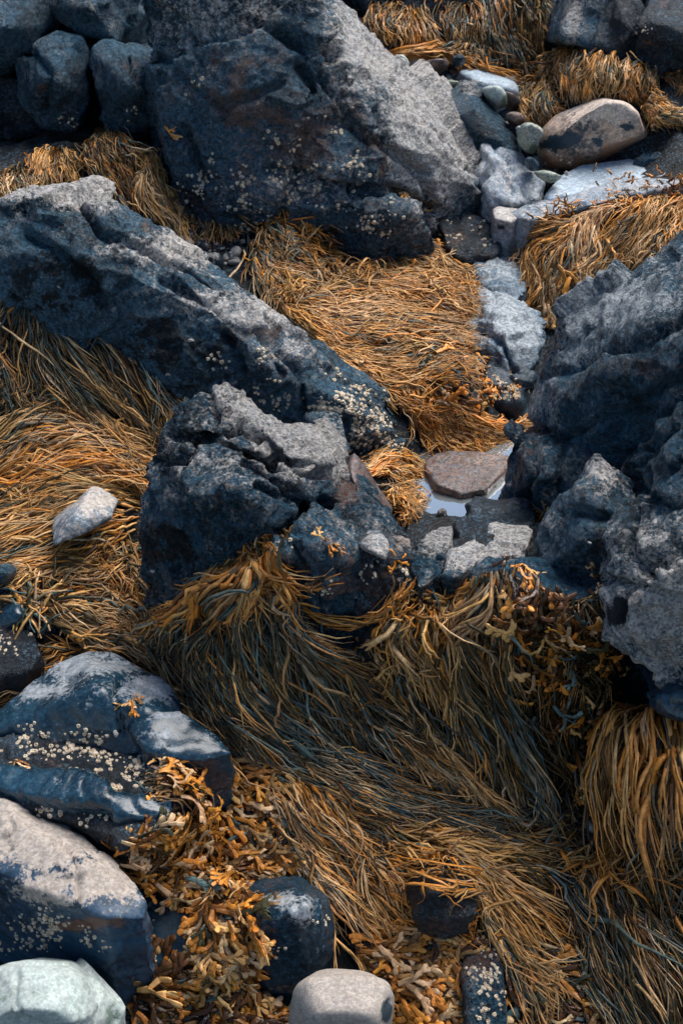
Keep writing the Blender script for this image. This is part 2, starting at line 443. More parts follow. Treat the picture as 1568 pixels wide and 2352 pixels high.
def pebble(key, label, outline, y, t, mat, voxel=.005, smooth=14, disp=None, zones=(), cracks=(), name='stone', lean=0.0, group=None, cat='stone', f=.62):
    o = np.array(outline, float); c = o.mean(0)
    y0, y1 = o[:, 1].min(), o[:, 1].max()
    yy = y + lean * (y1 - o[:, 1]) / (y1 - y0 + 1e-6)
    bm = bmesh.new(); pts = [PY(o[:, 0], o[:, 1], yy)]
    s = c + (o - c) * f
    pts.append(PY(s[:, 0], s[:, 1], yy) + np.array([0, -.85, .5]) * t / 2)
    pts.append(PY(s[:, 0], s[:, 1], yy) + np.array([0, .85, -.5]) * t / 2)
    vs = [bm.verts.new(p) for p in np.vstack(pts)]
    r = bmesh.ops.convex_hull(bm, input=vs)
    junk = list({g for g in r['geom_interior'] + r['geom_unused'] if isinstance(g, bmesh.types.BMVert)})
    if junk: bmesh.ops.delete(bm, geom=junk, context='VERTS')
    ROCKS[key] = finish_rock(name, label, cat, bm, M[mat], voxel, smooth, disp if disp is not None else [('fbm', 9, .008, 3), ('fbm', 40, .0015, 2)], cracks, zones, group)
    BVHS[key] = BVHS[label]
    return ROCKS[key]
# ================================================================ the rocks
rock('A', 'boulder', 'huge grey and pink granite boulder with a pale sloping right side, the biggest rock', [
    [(770, 90, 2.74), (650, -60, 2.74), (880, 110, 3.2), (1000, 225, 3.12), (1075, 330, 3.0), (770, 10, 3.2), (700, -70, 3.3),
     (950, 275, 2.71), (1105, 425, 2.78), (1110, 450, 2.8), (1080, 490, 2.78), (1010, 480, 2.70), (800, 400, 2.58), (650, 250, 2.62), (900, 330, 2.64),
     (830, 550, 2.66), (700, 545, 2.64), (560, 505, 2.62), (470, 470, 2.62), (400, 400, 2.64), (375, 300, 2.7), (330, 160, 2.74),
     (295, 60, 2.80), (300, -60, 2.82), (520, -80, 2.74), (480, 250, 2.64)],
    [(740, 520, 2.60), (770, 450, 2.60), (850, 435, 2.59), (950, 480, 2.58), (1005, 550, 2.6), (1005, 585, 2.64), (900, 600, 2.62), (800, 565, 2.6), (850, 500, 2.55)],
    [(560, 430, 2.63), (620, 415, 2.625), (690, 425, 2.615), (760, 480, 2.58), (740, 550, 2.6), (600, 540, 2.62), (660, 480, 2.59)]],
    'granite', .0052, 2, [('fbm', 3, .03, 3), ('fac', 2.6, .030, 1), ('fac', 7, .011, 1), ('bed', 22, .005, 1), ('rid', 26, .004, 3), ('fbm', 60, .004, 2)],
    cracks=[([(790, 60), (860, 140), (960, 260), (1060, 370), (1110, 440)], 7, .02), ([(600, 60), (690, 110), (760, 200), (830, 300), (960, 400), (1000, 480)], 9, .018),
            ([(690, 150), (710, 190)], 16, .06), ([(930, 235), (960, 270)], 9, .05), ([(640, 75), (700, 110), (780, 125)], 14, .04),
            ([(620, 390), (760, 440), (900, 440), (1000, 490)], 12, .035), ([(560, 300), (640, 340), (700, 400)], 8, .015), ([(300, 110), (420, 170), (520, 260)], 8, .02),
            ([(870, 250), (890, 330), (980, 400)], 8, .02), ([(640, 200), (520, 240)], 10, .02), ([(420, 300), (470, 420)], 12, .03)],
    zones=[(0, 1000, 260, 90, 200, .58), (0, 860, 90, 90, 110, .5), (0, 500, 30, 220, 60, .2), (1, 680, 300, 230, 140, .3), (1, 880, 330, 120, 130, .25), (2, 880, 530, 120, 60, .35), (2, 450, 400, 120, 120, .4), (0, 700, 420, 150, 60, .2)])
rock('B1', 'rock', 'rounded dark grey block of the cracked outcrop, wedged left of the huge boulder', [
    ([(30, 130, 2.92), (60, 100, 2.9), (130, 62, 2.92), (190, 80, 2.92), (212, 150, 2.9), (205, 240, 2.88), (165, 300, 2.86), (95, 295, 2.86), (40, 240, 2.88), (120, 180, 2.80)], 'back', .5)],
    'slate', .007, 6, [('fbm', 5, .025, 3), ('fac', 9, .010, 1), ('fbm', 50, .003, 2)], cracks=[([(60, 110), (120, 170), (100, 260)], 10, .02)])
rock('B2', 'rock', 'nearly black blue block hanging between the rounded grey block and the huge boulder', [
    ([(215, 115, 2.9), (250, 95, 2.9), (300, 100, 2.88), (350, 130, 2.86), (395, 190, 2.8), (385, 290, 2.78), (320, 315, 2.8), (245, 300, 2.84), (215, 220, 2.88), (290, 190, 2.76)], 'back', .5)],
    'slate', .007, 4, CRAG, cracks=[([(290, 110), (300, 160), (370, 230)], 8, .03)], zones=[(2, 300, 230, 80, 80, .5)])
rock('B3', 'rock', 'grey speckled outcrop rock cut off by the top left corner', [
    ([(-120, -40, 2.98), (0, -70, 3.0), (95, -30, 3.0), (120, 55, 2.98), (95, 110, 2.95), (0, 168, 2.92), (-120, 190, 2.9), (20, 60, 2.86)], 'back', .5)],
    'granite', .008, 5, [('fbm', 4, .03, 3), ('fac', 9, .012, 1), ('fbm', 50, .003, 2)])
rock('B4', 'rock', 'brownish top block of the outcrop between the corner rock and the huge boulder', [
    ([(95, -70, 3.05), (112, 20, 3.0), (165, 60, 2.98), (265, 98, 2.95), (318, 30, 3.0), (335, -70, 3.05), (210, 20, 2.92)], 'back', .5)],
    'granite', .008, 5, [('fbm', 4, .03, 3), ('fac', 9, .012, 1), ('fbm', 50, .003, 2)])
rock('B5', 'rock', 'low shadowed rock at the left edge under the grey outcrop', [
    ([(-120, 180, 2.98), (30, 170, 2.98), (60, 250, 2.94), (160, 310, 2.95), (60, 330, 2.95), (-120, 300, 2.95)], 'back', .4)], 'dark', .009, 4)

rock('C', 'boulder', 'long dark slab of rock slanting down to the right with a pale sunlit upper edge', [
    [(-120, 500, 2.2), (0, 482, 2.2), (90, 455, 2.2), (230, 450, 2.2), (300, 505, 2.19), (400, 575, 2.18), (-120, 470, 2.34), (0, 462, 2.34), (120, 422, 2.36), (220, 424, 2.36), (300, 478, 2.32), (405, 552, 2.28),
     (-120, 620, 2.14), (50, 640, 2.12), (200, 725, 2.10), (300, 800, 2.09), (400, 870, 2.08), (150, 560, 2.12), (430, 700, 2.1)],
    [(280, 500, 2.2), (400, 575, 2.18), (520, 650, 2.16), (620, 715, 2.14), (760, 830, 2.1), (400, 550, 2.28), (510, 624, 2.25), (600, 688, 2.22), (700, 758, 2.18), (770, 812, 2.15),
     (300, 800, 2.09), (400, 880, 2.06), (560, 915, 2.04), (680, 950, 2.03), (760, 930, 2.04), (560, 780, 2.06)],
    [(690, 770, 2.16), (770, 825, 2.13), (870, 882, 2.14), (925, 945, 2.13), (938, 1000, 2.10), (905, 1040, 2.06), (830, 1030, 2.03), (740, 980, 2.02), (680, 950, 2.03), (640, 850, 2.05), (820, 940, 2.01)]],
    'granite', .0048, 2, [('fbm', 4, .02, 3), ('fac', 4.5, .016, 1), ('fac', 13, .007, 1), ('bed', 28, .004, 1), ('rid', 26, .004, 3), ('fbm', 60, .003, 2)],
    cracks=[([(180, 460), (230, 540), (300, 560), (420, 600), (520, 660)], 9, .022), ([(380, 640), (480, 700), (600, 760), (650, 860)], 9, .02), ([(620, 720), (640, 800), (690, 870), (700, 950)], 8, .02),
            ([(60, 540), (160, 600), (250, 700)], 12, .03), ([(500, 760), (560, 850)], 10, .02)],
    zones=[(0, 150, 440, 160, 30, .55), (0, 420, 570, 150, 30, .4), (0, 620, 710, 120, 30, .45), (0, 480, 690, 140, 40, .25), (0, 660, 800, 80, 50, .2), (2, 150, 640, 200, 120, .55), (2, 400, 800, 200, 100, .55), (1, 600, 780, 150, 60, .2)])  # upper-edge sunlight and face shade painted in as pale and dark zones

rock('D', 'boulder', 'craggy blue grey central boulder with a pointed top and a pale speckled saddle', [
    [(512, 872, 1.89), (540, 884, 1.88), (590, 940, 1.85), (650, 985, 1.84), (640, 1015, 1.78), (560, 1030, 1.74), (470, 985, 1.76), (420, 950, 1.83), (375, 1002, 1.82), (355, 1045, 1.82), (478, 897, 1.88), (510, 950, 1.79)],
    [(343, 1045, 1.8), (335, 1150, 1.73), (312, 1240, 1.71), (340, 1290, 1.71), (400, 1000, 1.75), (450, 1030, 1.7), (560, 1030, 1.67), (640, 1090, 1.65), (700, 1130, 1.66), (640, 1210, 1.61), (500, 1250, 1.61), (420, 1330, 1.63), (520, 1130, 1.59), (430, 1140, 1.63)],
    [(650, 990, 1.85), (690, 985, 1.86), (748, 962, 1.88), (785, 1000, 1.86), (788, 1030, 1.8), (740, 1060, 1.73), (680, 1050, 1.72), (630, 1015, 1.76), (600, 985, 1.79)],
    [(700, 1045, 1.74), (790, 1060, 1.8), (805, 1130, 1.78), (700, 1130, 1.69), (640, 1070, 1.69), (740, 1170, 1.67), (840, 1150, 1.74), (885, 1172, 1.74), (930, 1225, 1.7)],
    [(635, 1200, 1.63), (740, 1150, 1.65), (850, 1162, 1.69), (930, 1230, 1.67), (900, 1290, 1.61), (840, 1390, 1.57), (765, 1400, 1.56), (700, 1340, 1.57), (630, 1240, 1.6), (760, 1250, 1.56)],
    [(620, 1225, 1.585), (660, 1215, 1.58), (700, 1235, 1.575), (690, 1275, 1.565), (640, 1275, 1.57)],
    [(690, 1240, 1.57), (730, 1235, 1.57), (760, 1290, 1.55), (720, 1330, 1.55), (695, 1280, 1.56)]],
    'craggy', .0042, 1, [('fbm', 5, .010, 3), ('fac', 8, .008, 1), ('bed', 15, .007, 1), ('fac', 26, .005, 1), ('bed', 50, .003, 1), ('fbm', 80, .002, 2)],
    cracks=[([(400, 1000), (480, 1010), (560, 980), (620, 1010), (700, 1080), (790, 1110)], 9, .028), ([(560, 1050), (620, 1090), (700, 1170), (640, 1230)], 9, .03), ([(350, 1060), (420, 1060), (460, 1010)], 8, .022),
            ([(740, 1150), (830, 1200), (840, 1300)], 9, .025), ([(640, 1225), (690, 1290), (740, 1390)], 8, .02), ([(480, 900), (500, 960)], 8, .014), ([(590, 1120), (660, 1150)], 8, .02), ([(800, 1180), (900, 1250)], 8, .02)],
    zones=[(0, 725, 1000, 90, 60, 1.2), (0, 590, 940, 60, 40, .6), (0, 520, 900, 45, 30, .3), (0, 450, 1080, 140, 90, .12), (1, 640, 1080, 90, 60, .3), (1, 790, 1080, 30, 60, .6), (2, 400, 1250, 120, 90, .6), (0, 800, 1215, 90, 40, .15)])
rock('D2', 'rock', 'smooth brown grey pointed shard leaning on the right of the craggy central boulder', [
    [(800, 1042, 1.81), (815, 1036, 1.81), (842, 1066, 1.80), (900, 1165, 1.78), (880, 1178, 1.74), (825, 1145, 1.71), (800, 1090, 1.75)]],
    'red', .005, 2, [('fbm', 8, .012, 2), ('fbm', 50, .002, 2)], cracks=[([(800, 1100), (840, 1160)], 4, .006)], zones=[(2, 840, 1110, 60, 60, .2)])
rock('D4', 'rock', 'flat grey plate of stone behind the pale saddle of the central boulder', [
    [(700, 955, 1.96), (740, 948, 1.96), (775, 955, 1.94), (800, 1040, 1.9), (790, 1060, 1.88), (760, 1000, 1.9)]], 'slate', .005, 2, MILD, zones=[(0, 760, 970, 40, 30, .2)])
rock('D3', 'rock', 'small black barnacled rock between the central boulder and the granite bench', [
    [(800, 1250, 1.6), (850, 1215, 1.64), (900, 1210, 1.66), (945, 1235, 1.62), (955, 1330, 1.57), (900, 1385, 1.55), (840, 1350, 1.55), (860, 1290, 1.55)],
    [(850, 1180, 1.69), (905, 1190, 1.69), (925, 1235, 1.66), (870, 1240, 1.65)]],
    'dark', .005, 2, [('fbm', 8, .03, 2), ('fac', 14, 0.0150, 1), ('rid', 30, .01, 2)], zones=[(0, 930, 1240, 30, 20, .4)])
rock('D5', 'stone', 'small angular pale topped stone set on the black barnacled rock', [
    [(826, 1258, 1.575), (845, 1240, 1.58), (880, 1235, 1.585), (893, 1262, 1.56), (885, 1285, 1.55), (860, 1270, 1.545)]], 'granite', .004, 2, [('fbm', 12, .012, 2)], zones=[(0, 860, 1255, 40, 25, .7)], mode='back', back=.06, cat='stone')
rock('E1', 'rock', 'square pinkish white granite block on the bench above the hanging weed', [
    [(1120, 1205, 1.69), (1130, 1196, 1.70), (1215, 1203, 1.69), (1228, 1215, 1.67), (1205, 1275, 1.60), (1185, 1300, 1.585), (1110, 1305, 1.585), (1090, 1290, 1.6)]],
    'granite', .004, 2, [('fbm', 8, .008, 2), ('fac', 16, 0.0048, 1), ('fbm', 60, .003, 2)], zones=[(0, 1150, 1240, 90, 70, .75)])
rock('E2', 'rock', 'grey granite piece split off left of the square pinkish block', [
    [(1035, 1262, 1.63), (1110, 1240, 1.65), (1112, 1262, 1.62), (1085, 1300, 1.59), (1050, 1325, 1.57), (1015, 1320, 1.575)]],
    'granite', .004, 2, [('fbm', 8, .008, 2), ('fac', 16, 0.0048, 1), ('fbm', 60, .003, 2)], zones=[(0, 1070, 1265, 60, 40, .5)])
rock('E3', 'rock', 'blue speckled left end rock of the granite bench beside the puddle', [
    [(950, 1260, 1.63), (975, 1225, 1.67), (1010, 1200, 1.70), (1040, 1205, 1.69), (1040, 1250, 1.64), (1010, 1320, 1.57), (960, 1350, 1.545), (945, 1300, 1.59)]],
    'craggy', .005, 2, [('fbm', 8, .025, 2), ('fac', 14, 0.0108, 1), ('fbm', 60, .003, 2)], zones=[(0, 1005, 1225, 40, 30, .5)])
rock('E4', 'rock', 'dark wet ledge behind the granite bench at the puddle edge', [
    [(1050, 1200, 1.72), (1090, 1140, 1.79), (1130, 1135, 1.8), (1220, 1150, 1.78), (1245, 1200, 1.7), (1180, 1215, 1.69), (1060, 1240, 1.67)]],
    'dark', .006, 2, [('fbm', 8, .03, 2), ('fac', 14, 0.0132, 1)], zones=[(0, 1110, 1150, 40, 20, .15)])
rock('E5', 'rock', 'black blue ledge under the granite bench where the right curtain of weed is rooted', [
    [(1190, 1292, 1.575), (1300, 1270, 1.6), (1395, 1300, 1.58), (1400, 1365, 1.52), (1320, 1370, 1.51), (1230, 1365, 1.51), (1100, 1345, 1.535), (1090, 1310, 1.56)]],
    'slate', .006, 2, [('fbm', 8, .03, 2), ('fac', 12, 0.0132, 1)])

rock('F', 'boulder', 'big rounded blue black boulder filling the right edge of the picture', [
    [(1750, 470, 2.05), (1640, 475, 2.05), (1568, 510, 2.04), (1485, 580, 2.03), (1390, 662, 2.02), (1302, 740, 2.02), (1248, 812, 2.01), (1232, 885, 1.98), (1226, 968, 1.93), (1250, 1010, 1.87), (1330, 1065, 1.78), (1460, 1020, 1.72),
     (1568, 945, 1.68), (1750, 900, 1.62), (1400, 850, 1.77), (1520, 740, 1.78), (1300, 900, 1.84), (1700, 700, 1.72)]],
    'blueblack', .0055, 3, [('fbm', 4, .025, 3), ('fac', 4, .018, 1), ('fac', 11, .008, 1), ('bed', 26, .004, 1), ('rid', 26, .003, 3), ('fbm', 60, .003, 2)],
    cracks=[([(1220, 975), (1300, 1010), (1380, 960), (1500, 940)], 8, .015), ([(1250, 870), (1360, 820), (1480, 800), (1568, 740)], 10, .015), ([(1400, 1000), (1450, 930), (1568, 860)], 10, .02)],
    zones=[(0, 1400, 700, 130, 60, .5), (0, 1330, 790, 60, 40, .35), (0, 1240, 930, 60, 60, .3), (0, 1520, 600, 90, 50, .2), (2, 1450, 880, 120, 80, .3)])
rock('F5', 'rock', 'dark rock shelf under the big right boulder at the picture edge', [
    [(1390, 1070, 1.71), (1470, 992, 1.70), (1568, 928, 1.66), (1750, 880, 1.6), (1750, 1160, 1.5), (1568, 1150, 1.54), (1470, 1140, 1.6), (1410, 1095, 1.67)]],
    'craggy', .006, 3, [('fbm', 6, .04, 3), ('fac', 9, 0.0168, 1), ('rid', 22, .008, 3)], cracks=[([(1420, 1090), (1500, 1040), (1568, 990)], 8, .02)])
rock('F2', 'rock', 'black lumpy rock at the lower left foot of the big right boulder', [
    [(1205, 975, 1.88), (1240, 1010, 1.84), (1330, 1062, 1.78), (1352, 1100, 1.73), (1290, 1170, 1.72), (1190, 1180, 1.76), (1130, 1155, 1.8), (1135, 1110, 1.83), (1165, 1020, 1.88), (1230, 1090, 1.74)]],
    'craggy', .006, 3, [('fbm', 6, .04, 3), ('fac', 10, 0.0180, 1), ('rid', 24, .01, 3)], cracks=[([(1230, 1010), (1230, 1080), (1180, 1170)], 8, .025), ([(1290, 1050), (1280, 1150)], 7, .02)], zones=[(2, 1230, 1140, 80, 50, .4)])
rock('F3', 'rock', 'pink topped steep rock standing in front of the big right boulder', [
    [(1368, 1042, 1.69), (1420, 1062, 1.67), (1465, 1100, 1.64), (1455, 1150, 1.6), (1400, 1200, 1.56), (1330, 1265, 1.55), (1290, 1285, 1.56), (1240, 1272, 1.6), (1235, 1225, 1.64), (1290, 1150, 1.66), (1360, 1110, 1.61)]],
    'granite', .005, 3, [('fbm', 6, .03, 3), ('fac', 11, 0.0108, 1), ('rid', 24, .006, 3), ('fbm', 60, .003, 2)], cracks=[([(1330, 1180), (1400, 1190)], 9, .02)], zones=[(0, 1380, 1080, 60, 45, .3), (0, 1280, 1200, 40, 50, .15), (2, 1400, 1180, 60, 40, .4)])
rock('F4', 'boulder', 'tall grey pink boulder at the right edge overhanging the lower weed', [
    ([(1500, 1130, 1.6), (1440, 1160, 1.58), (1395, 1220, 1.55), (1385, 1290, 1.52), (1400, 1400, 1.48), (1385, 1470, 1.47), (1440, 1500, 1.44), (1500, 1560, 1.42), (1560, 1625, 1.40), (1750, 1640, 1.36), (1750, 1130, 1.5), (1568, 1300, 1.43), (1480, 1340, 1.44)], 'back', .35)],
    'granite', .005, 2, [('fbm', 5, .02, 3), ('fac', 9, 0.0180, 1), ('rid', 20, .01, 3), ('fbm', 60, .003, 2)],
    cracks=[([(1390, 1330), (1450, 1350), (1568, 1370)], 8, .02), ([(1470, 1180), (1440, 1260), (1500, 1330)], 9, .02), ([(1440, 1360), (1430, 1440), (1480, 1520)], 8, .02)],
    zones=[(0, 1500, 1400, 120, 160, .42), (2, 1420, 1410, 30, 60, .7), (0, 1500, 1530, 50, 40, .5)])
rock('G1', 'boulder', 'smooth slate blue boulder in the top right corner above the weed mound', [
    ([(1288, 62, 3.08), (1310, 15, 3.1), (1345, -60, 3.15), (1440, -70, 3.15), (1450, 60, 3.02), (1440, 115, 3.0), (1370, 112, 3.02), (1292, 92, 3.05)], 'back', .5)],
    'slate', .008, 6, MILD, zones=[(0, 1315, 30, 20, 60, .3)])
rock('G2', 'boulder', 'dark cracked boulder at the top right edge behind the weed clumps', [
    ([(1430, -70, 3.12), (1400, 40, 3.06), (1370, 110, 3.02), (1430, 190, 3.0), (1520, 200, 3.0), (1750, 200, 3.0), (1750, -70, 3.1), (1520, 60, 2.96)], 'back', .5)],
    'dark', .008, 4, CRAG, cracks=[([(1480, -20), (1440, 120)], 10, .04)])
rock('G3', 'rock', 'black shadowed rock at the top edge behind the hanging weed', [
    ([(780, -60, 3.5), (860, 20, 3.5), (880, 90, 3.45), (1000, 110, 3.45), (1280, 60, 3.5), (1330, -60, 3.55)], 'back', .4)], 'dark', .011, 4)

# pebble shore, upper right
pebble('Q1', 'white egg shaped pebble touching the pale side of the huge boulder', [(906, 130), (915, 122), (930, 126), (942, 145), (942, 162), (925, 168), (908, 150)], 3.22, .06, 'white', disp=[])
pebble('Q2', 'brown cylindrical cobble with a smoky stripe beside the white egg pebble', [(940, 160), (955, 145), (1000, 135), (1030, 133), (1036, 150), (1020, 165), (985, 180), (945, 182)], 3.22, .10, 'red', disp=[('fbm', 8, .008, 2)])
pebble('Q3', 'small blue black cobble with weed over it, right of the brown cobble', [(1032, 130), (1055, 122), (1070, 130), (1068, 148), (1045, 155), (1034, 150)], 3.24, .07, 'slate')
pebble('Q4', 'pinkish grey flat cobble in front of the brown cobble', [(958, 188), (975, 180), (1005, 185), (1020, 205), (1010, 222), (985, 218), (965, 205)], 3.12, .06, 'tan')
pebble('Q5b', 'pale greenish cobble behind the dark angular rock', [(1008, 188), (1030, 182), (1060, 186), (1080, 200), (1050, 212), (1018, 208)], 3.14, .05, 'green')
rock('Q5', 'rock', 'dark blue angular wedge rock pointing down to the right among the cobbles', [
    [(1012, 230, 3.06), (1030, 208, 3.1), (1060, 190, 3.12), (1098, 200, 3.1), (1190, 320, 2.95), (1192, 345, 2.92), (1170, 345, 2.9), (1085, 300, 2.92), (1090, 245, 2.94), (1050, 260, 2.96)]], 'slate', .006, 2, [('fbm', 6, .02, 2), ('fac', 10, 0.0072, 1)], zones=[(0, 1080, 200, 30, 20, .2)])
pebble('Q6', 'round white and green cobble with a dark side, right of the dark wedge rock', [(1100, 205), (1120, 195), (1150, 198), (1168, 220), (1165, 245), (1140, 255), (1118, 235)], 3.05, .09, 'white', zones=[(2, 1160, 235, 14, 25, .8)])
pebble('Q7', 'rusty red cobble half hidden behind the round white and green cobble', [(1150, 208), (1175, 212), (1195, 228), (1200, 245), (1180, 258), (1160, 250)], 3.1, .08, 'red')
pebble('Q8', 'small pink brown cobble below the rusty red cobble', [(1155, 262), (1175, 256), (1200, 260), (1208, 280), (1185, 292), (1165, 285)], 2.98, .07, 'red', zones=[(0, 1180, 265, 25, 14, .4)])
rock('Q9', 'rock', 'flat whitish slab lying under loose weed at the back of the cobbles', [
    [(1060, 145, 3.4), (1090, 138, 3.4), (1130, 165, 3.32), (1185, 195, 3.22), (1192, 212, 3.18), (1160, 200, 3.18), (1090, 185, 3.22), (1055, 165, 3.3)]], 'slab', .007, 3, [('fbm', 8, .01, 2)])
pebble('Q10', 'small round blue grey pebble at the foot of the pale ribbed rock', [(1198, 365), (1215, 355), (1238, 372), (1242, 392), (1220, 395), (1205, 385)], 2.8, .06, 'slate')
pebble('Q11', 'small pale pebble between the dark wedge rock and the greenish cobble', [(1180, 290), (1195, 285), (1208, 300), (1205, 320), (1188, 318)], 2.93, .04, 'pale')
pebble('Q12', 'green and white upright cobble leaning against the peach boulder', [(1188, 300), (1195, 282), (1215, 275), (1240, 288), (1255, 300), (1240, 330), (1225, 355), (1200, 345), (1190, 325)], 2.88, .09, 'green', zones=[(0, 1235, 295, 18, 25, .7), (2, 1225, 345, 18, 14, .8)])
pebble('Q13', 'peach coloured boulder with a large black stain sitting above the flat pale slab', [(1230, 345), (1240, 308), (1290, 268), (1345, 238), (1385, 227), (1430, 234), (1478, 266), (1502, 308), (1490, 335), (1430, 358), (1330, 385), (1262, 388), (1238, 372)], 2.94, .24, 'peach', .006, 9,
       [('fbm', 5, .03, 2), ('fbm', 30, .002, 2)], zones=[(2, 1290, 328, 50, 20, .85), (2, 1370, 328, 24, 14, .6), (2, 1440, 292, 22, 18, .5), (1, 1290, 372, 110, 16, .9), (1, 1440, 345, 60, 18, .9), (0, 1380, 250, 90, 28, .5)], name='boulder', cat='boulder', f=.7)
pebble('Q14', 'thin mossy green stone wedged under the peach boulder', [(1222, 395), (1250, 393), (1300, 402), (1290, 415), (1262, 424), (1240, 412)], 2.74, .05, 'green', zones=[(2, 1270, 415, 25, 8, .5)])
rock('R', 'rock', 'pale grey ribbed rock leaning between the huge boulder and the flat slab', [
    [(1088, 315, 3.0), (1112, 287, 3.04), (1145, 300, 3.0), (1200, 370, 2.9), (1250, 432, 2.8), (1240, 455, 2.74), (1180, 470, 2.7), (1120, 450, 2.72), (1105, 390, 2.82), (1135, 370, 2.80)]],
    'ribbed', .006, 2, [('fbm', 6, .02, 2), ('warp', 10, .022, 2), ('rid', 20, .008, 2)], cracks=[([(1130, 320), (1180, 400), (1220, 450)], 6, .015), ([(1150, 380), (1180, 440)], 5, .015)])
rock('S', 'rock', 'flat smooth pale blue slab below the peach boulder', [
    [(1248, 447, 2.71), (1290, 402, 2.80), (1332, 378, 2.85), (1450, 362, 2.88), (1568, 354, 2.89), (1750, 335, 2.92), (1750, 402, 2.78), (1568, 396, 2.78), (1440, 414, 2.76), (1330, 440, 2.71), (1260, 456, 2.69)]],
    'slab', .006, 3, [('fbm', 4, .008, 2), ('fbm', 20, .002, 2)])
rock('S2', 'rock', 'grey blue ledge running under the flat pale slab, weed growing along its lip', [
    [(1170, 492, 2.68), (1250, 458, 2.71), (1420, 418, 2.72), (1568, 385, 2.75), (1750, 360, 2.78), (1750, 430, 2.62), (1568, 425, 2.62), (1450, 445, 2.62), (1330, 478, 2.62), (1210, 505, 2.62)]],
    'ribbed', .006, 3, [('fbm', 6, .02, 2), ('fac', 12, 0.0084, 1)], zones=[(2, 1330, 470, 60, 14, .6)])
rock('S3', 'rock', 'low bluish rock at the right edge behind the flat pale slab', [
    [(1450, 358, 2.84), (1500, 335, 2.88), (1568, 320, 2.90), (1750, 305, 2.9), (1750, 360, 2.82), (1568, 358, 2.82), (1480, 362, 2.82)]], 'slate', .007, 3, MILD, zones=[(0, 1540, 340, 60, 14, .35)])
rock('S4', 'rock', 'brown rock at the right edge just above the low bluish rock', [
    [(1490, 332, 2.94), (1540, 305, 2.96), (1600, 298, 2.96), (1750, 290, 2.96), (1750, 330, 2.9), (1568, 330, 2.9)]], 'red', .007, 3, MILD)
rock('T', 'rock', 'wet pale blue rock at the right end of the orange weed field', [
    [(1040, 682, 2.50), (1110, 670, 2.50), (1200, 696, 2.46), (1256, 738, 2.40), (1254, 790, 2.35), (1205, 860, 2.28), (1190, 925, 2.23), (1120, 925, 2.24), (1080, 830, 2.34), (1050, 760, 2.40), (1160, 760, 2.34)]],
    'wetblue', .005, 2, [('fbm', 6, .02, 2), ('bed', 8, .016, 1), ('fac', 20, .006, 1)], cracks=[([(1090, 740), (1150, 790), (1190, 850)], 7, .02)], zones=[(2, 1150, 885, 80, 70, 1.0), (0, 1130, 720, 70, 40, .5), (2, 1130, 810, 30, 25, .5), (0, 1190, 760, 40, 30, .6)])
rock('T2', 'rock', 'flat wet blue grey rock in the gully above the pale blue rock', [
    [(1085, 600, 2.62), (1150, 578, 2.66), (1200, 598, 2.62), (1215, 660, 2.5), (1190, 690, 2.46), (1110, 672, 2.5)]], 'wetblue', .006, 3, [('fbm', 8, .025, 2), ('fac', 14, 0.0090, 1)], zones=[(0, 1140, 610, 60, 40, .25)])
rock('T3', 'rock', 'dark mussel covered rock at the foot of the huge boulder', [
    [(1005, 500, 2.72), (1080, 480, 2.78), (1120, 500, 2.76), (1160, 540, 2.68), (1130, 590, 2.6), (1040, 590, 2.62)]], 'dark', .006, 2, [('fbm', 10, .03, 2), ('fac', 18, 0.0120, 1)])
rock('T4', 'stone', 'small cream and pink stone where the ribbed rock meets the gully', [
    [(1128, 478, 2.70), (1150, 462, 2.72), (1195, 470, 2.70), (1205, 490, 2.66), (1170, 510, 2.63), (1135, 500, 2.65)]], 'pale', .005, 3, [('fbm', 10, .012, 2)], zones=[(0, 1160, 480, 40, 20, .6)], cat='stone')

# left and lower parts
rock('P', 'stone', 'pale blue grey pointed stone lying on the left weed field', [
    [(116, 1200, 1.87), (125, 1180, 1.88), (165, 1155, 1.88), (208, 1125, 1.89), (222, 1130, 1.89), (240, 1165, 1.86), (254, 1188, 1.83), (190, 1228, 1.80), (120, 1262, 1.78), (170, 1190, 1.81)]],
    'pale', .005, 5, [('fbm', 8, .012, 2), ('fbm', 40, .002, 2)], zones=[(0, 215, 1140, 30, 22, .6)], mode='back', back=.1, cat='stone')
pebble('P2', 'small blue grey stone at the left edge above the orange weed star', [(-30, 1310), (0, 1293), (30, 1292), (45, 1310), (35, 1335), (0, 1345), (-30, 1340)], 1.76, .08, 'slate')
rock('P3', 'rock', 'dark blue rock at the left edge under the orange weed star', [
    [(-80, 1370, 1.76), (0, 1365, 1.75), (45, 1385, 1.73), (50, 1415, 1.70), (20, 1440, 1.69), (-80, 1450, 1.7)]], 'smooth', .006, 3, MILD)
rock('P4', 'rock', 'black barnacle dotted rock at the left edge above the lower blue boulder', [
    [(-80, 1450, 1.70), (10, 1440, 1.70), (80, 1450, 1.69), (95, 1500, 1.66), (60, 1545, 1.63), (-80, 1560, 1.62)]], 'dark', .006, 3, MILD)
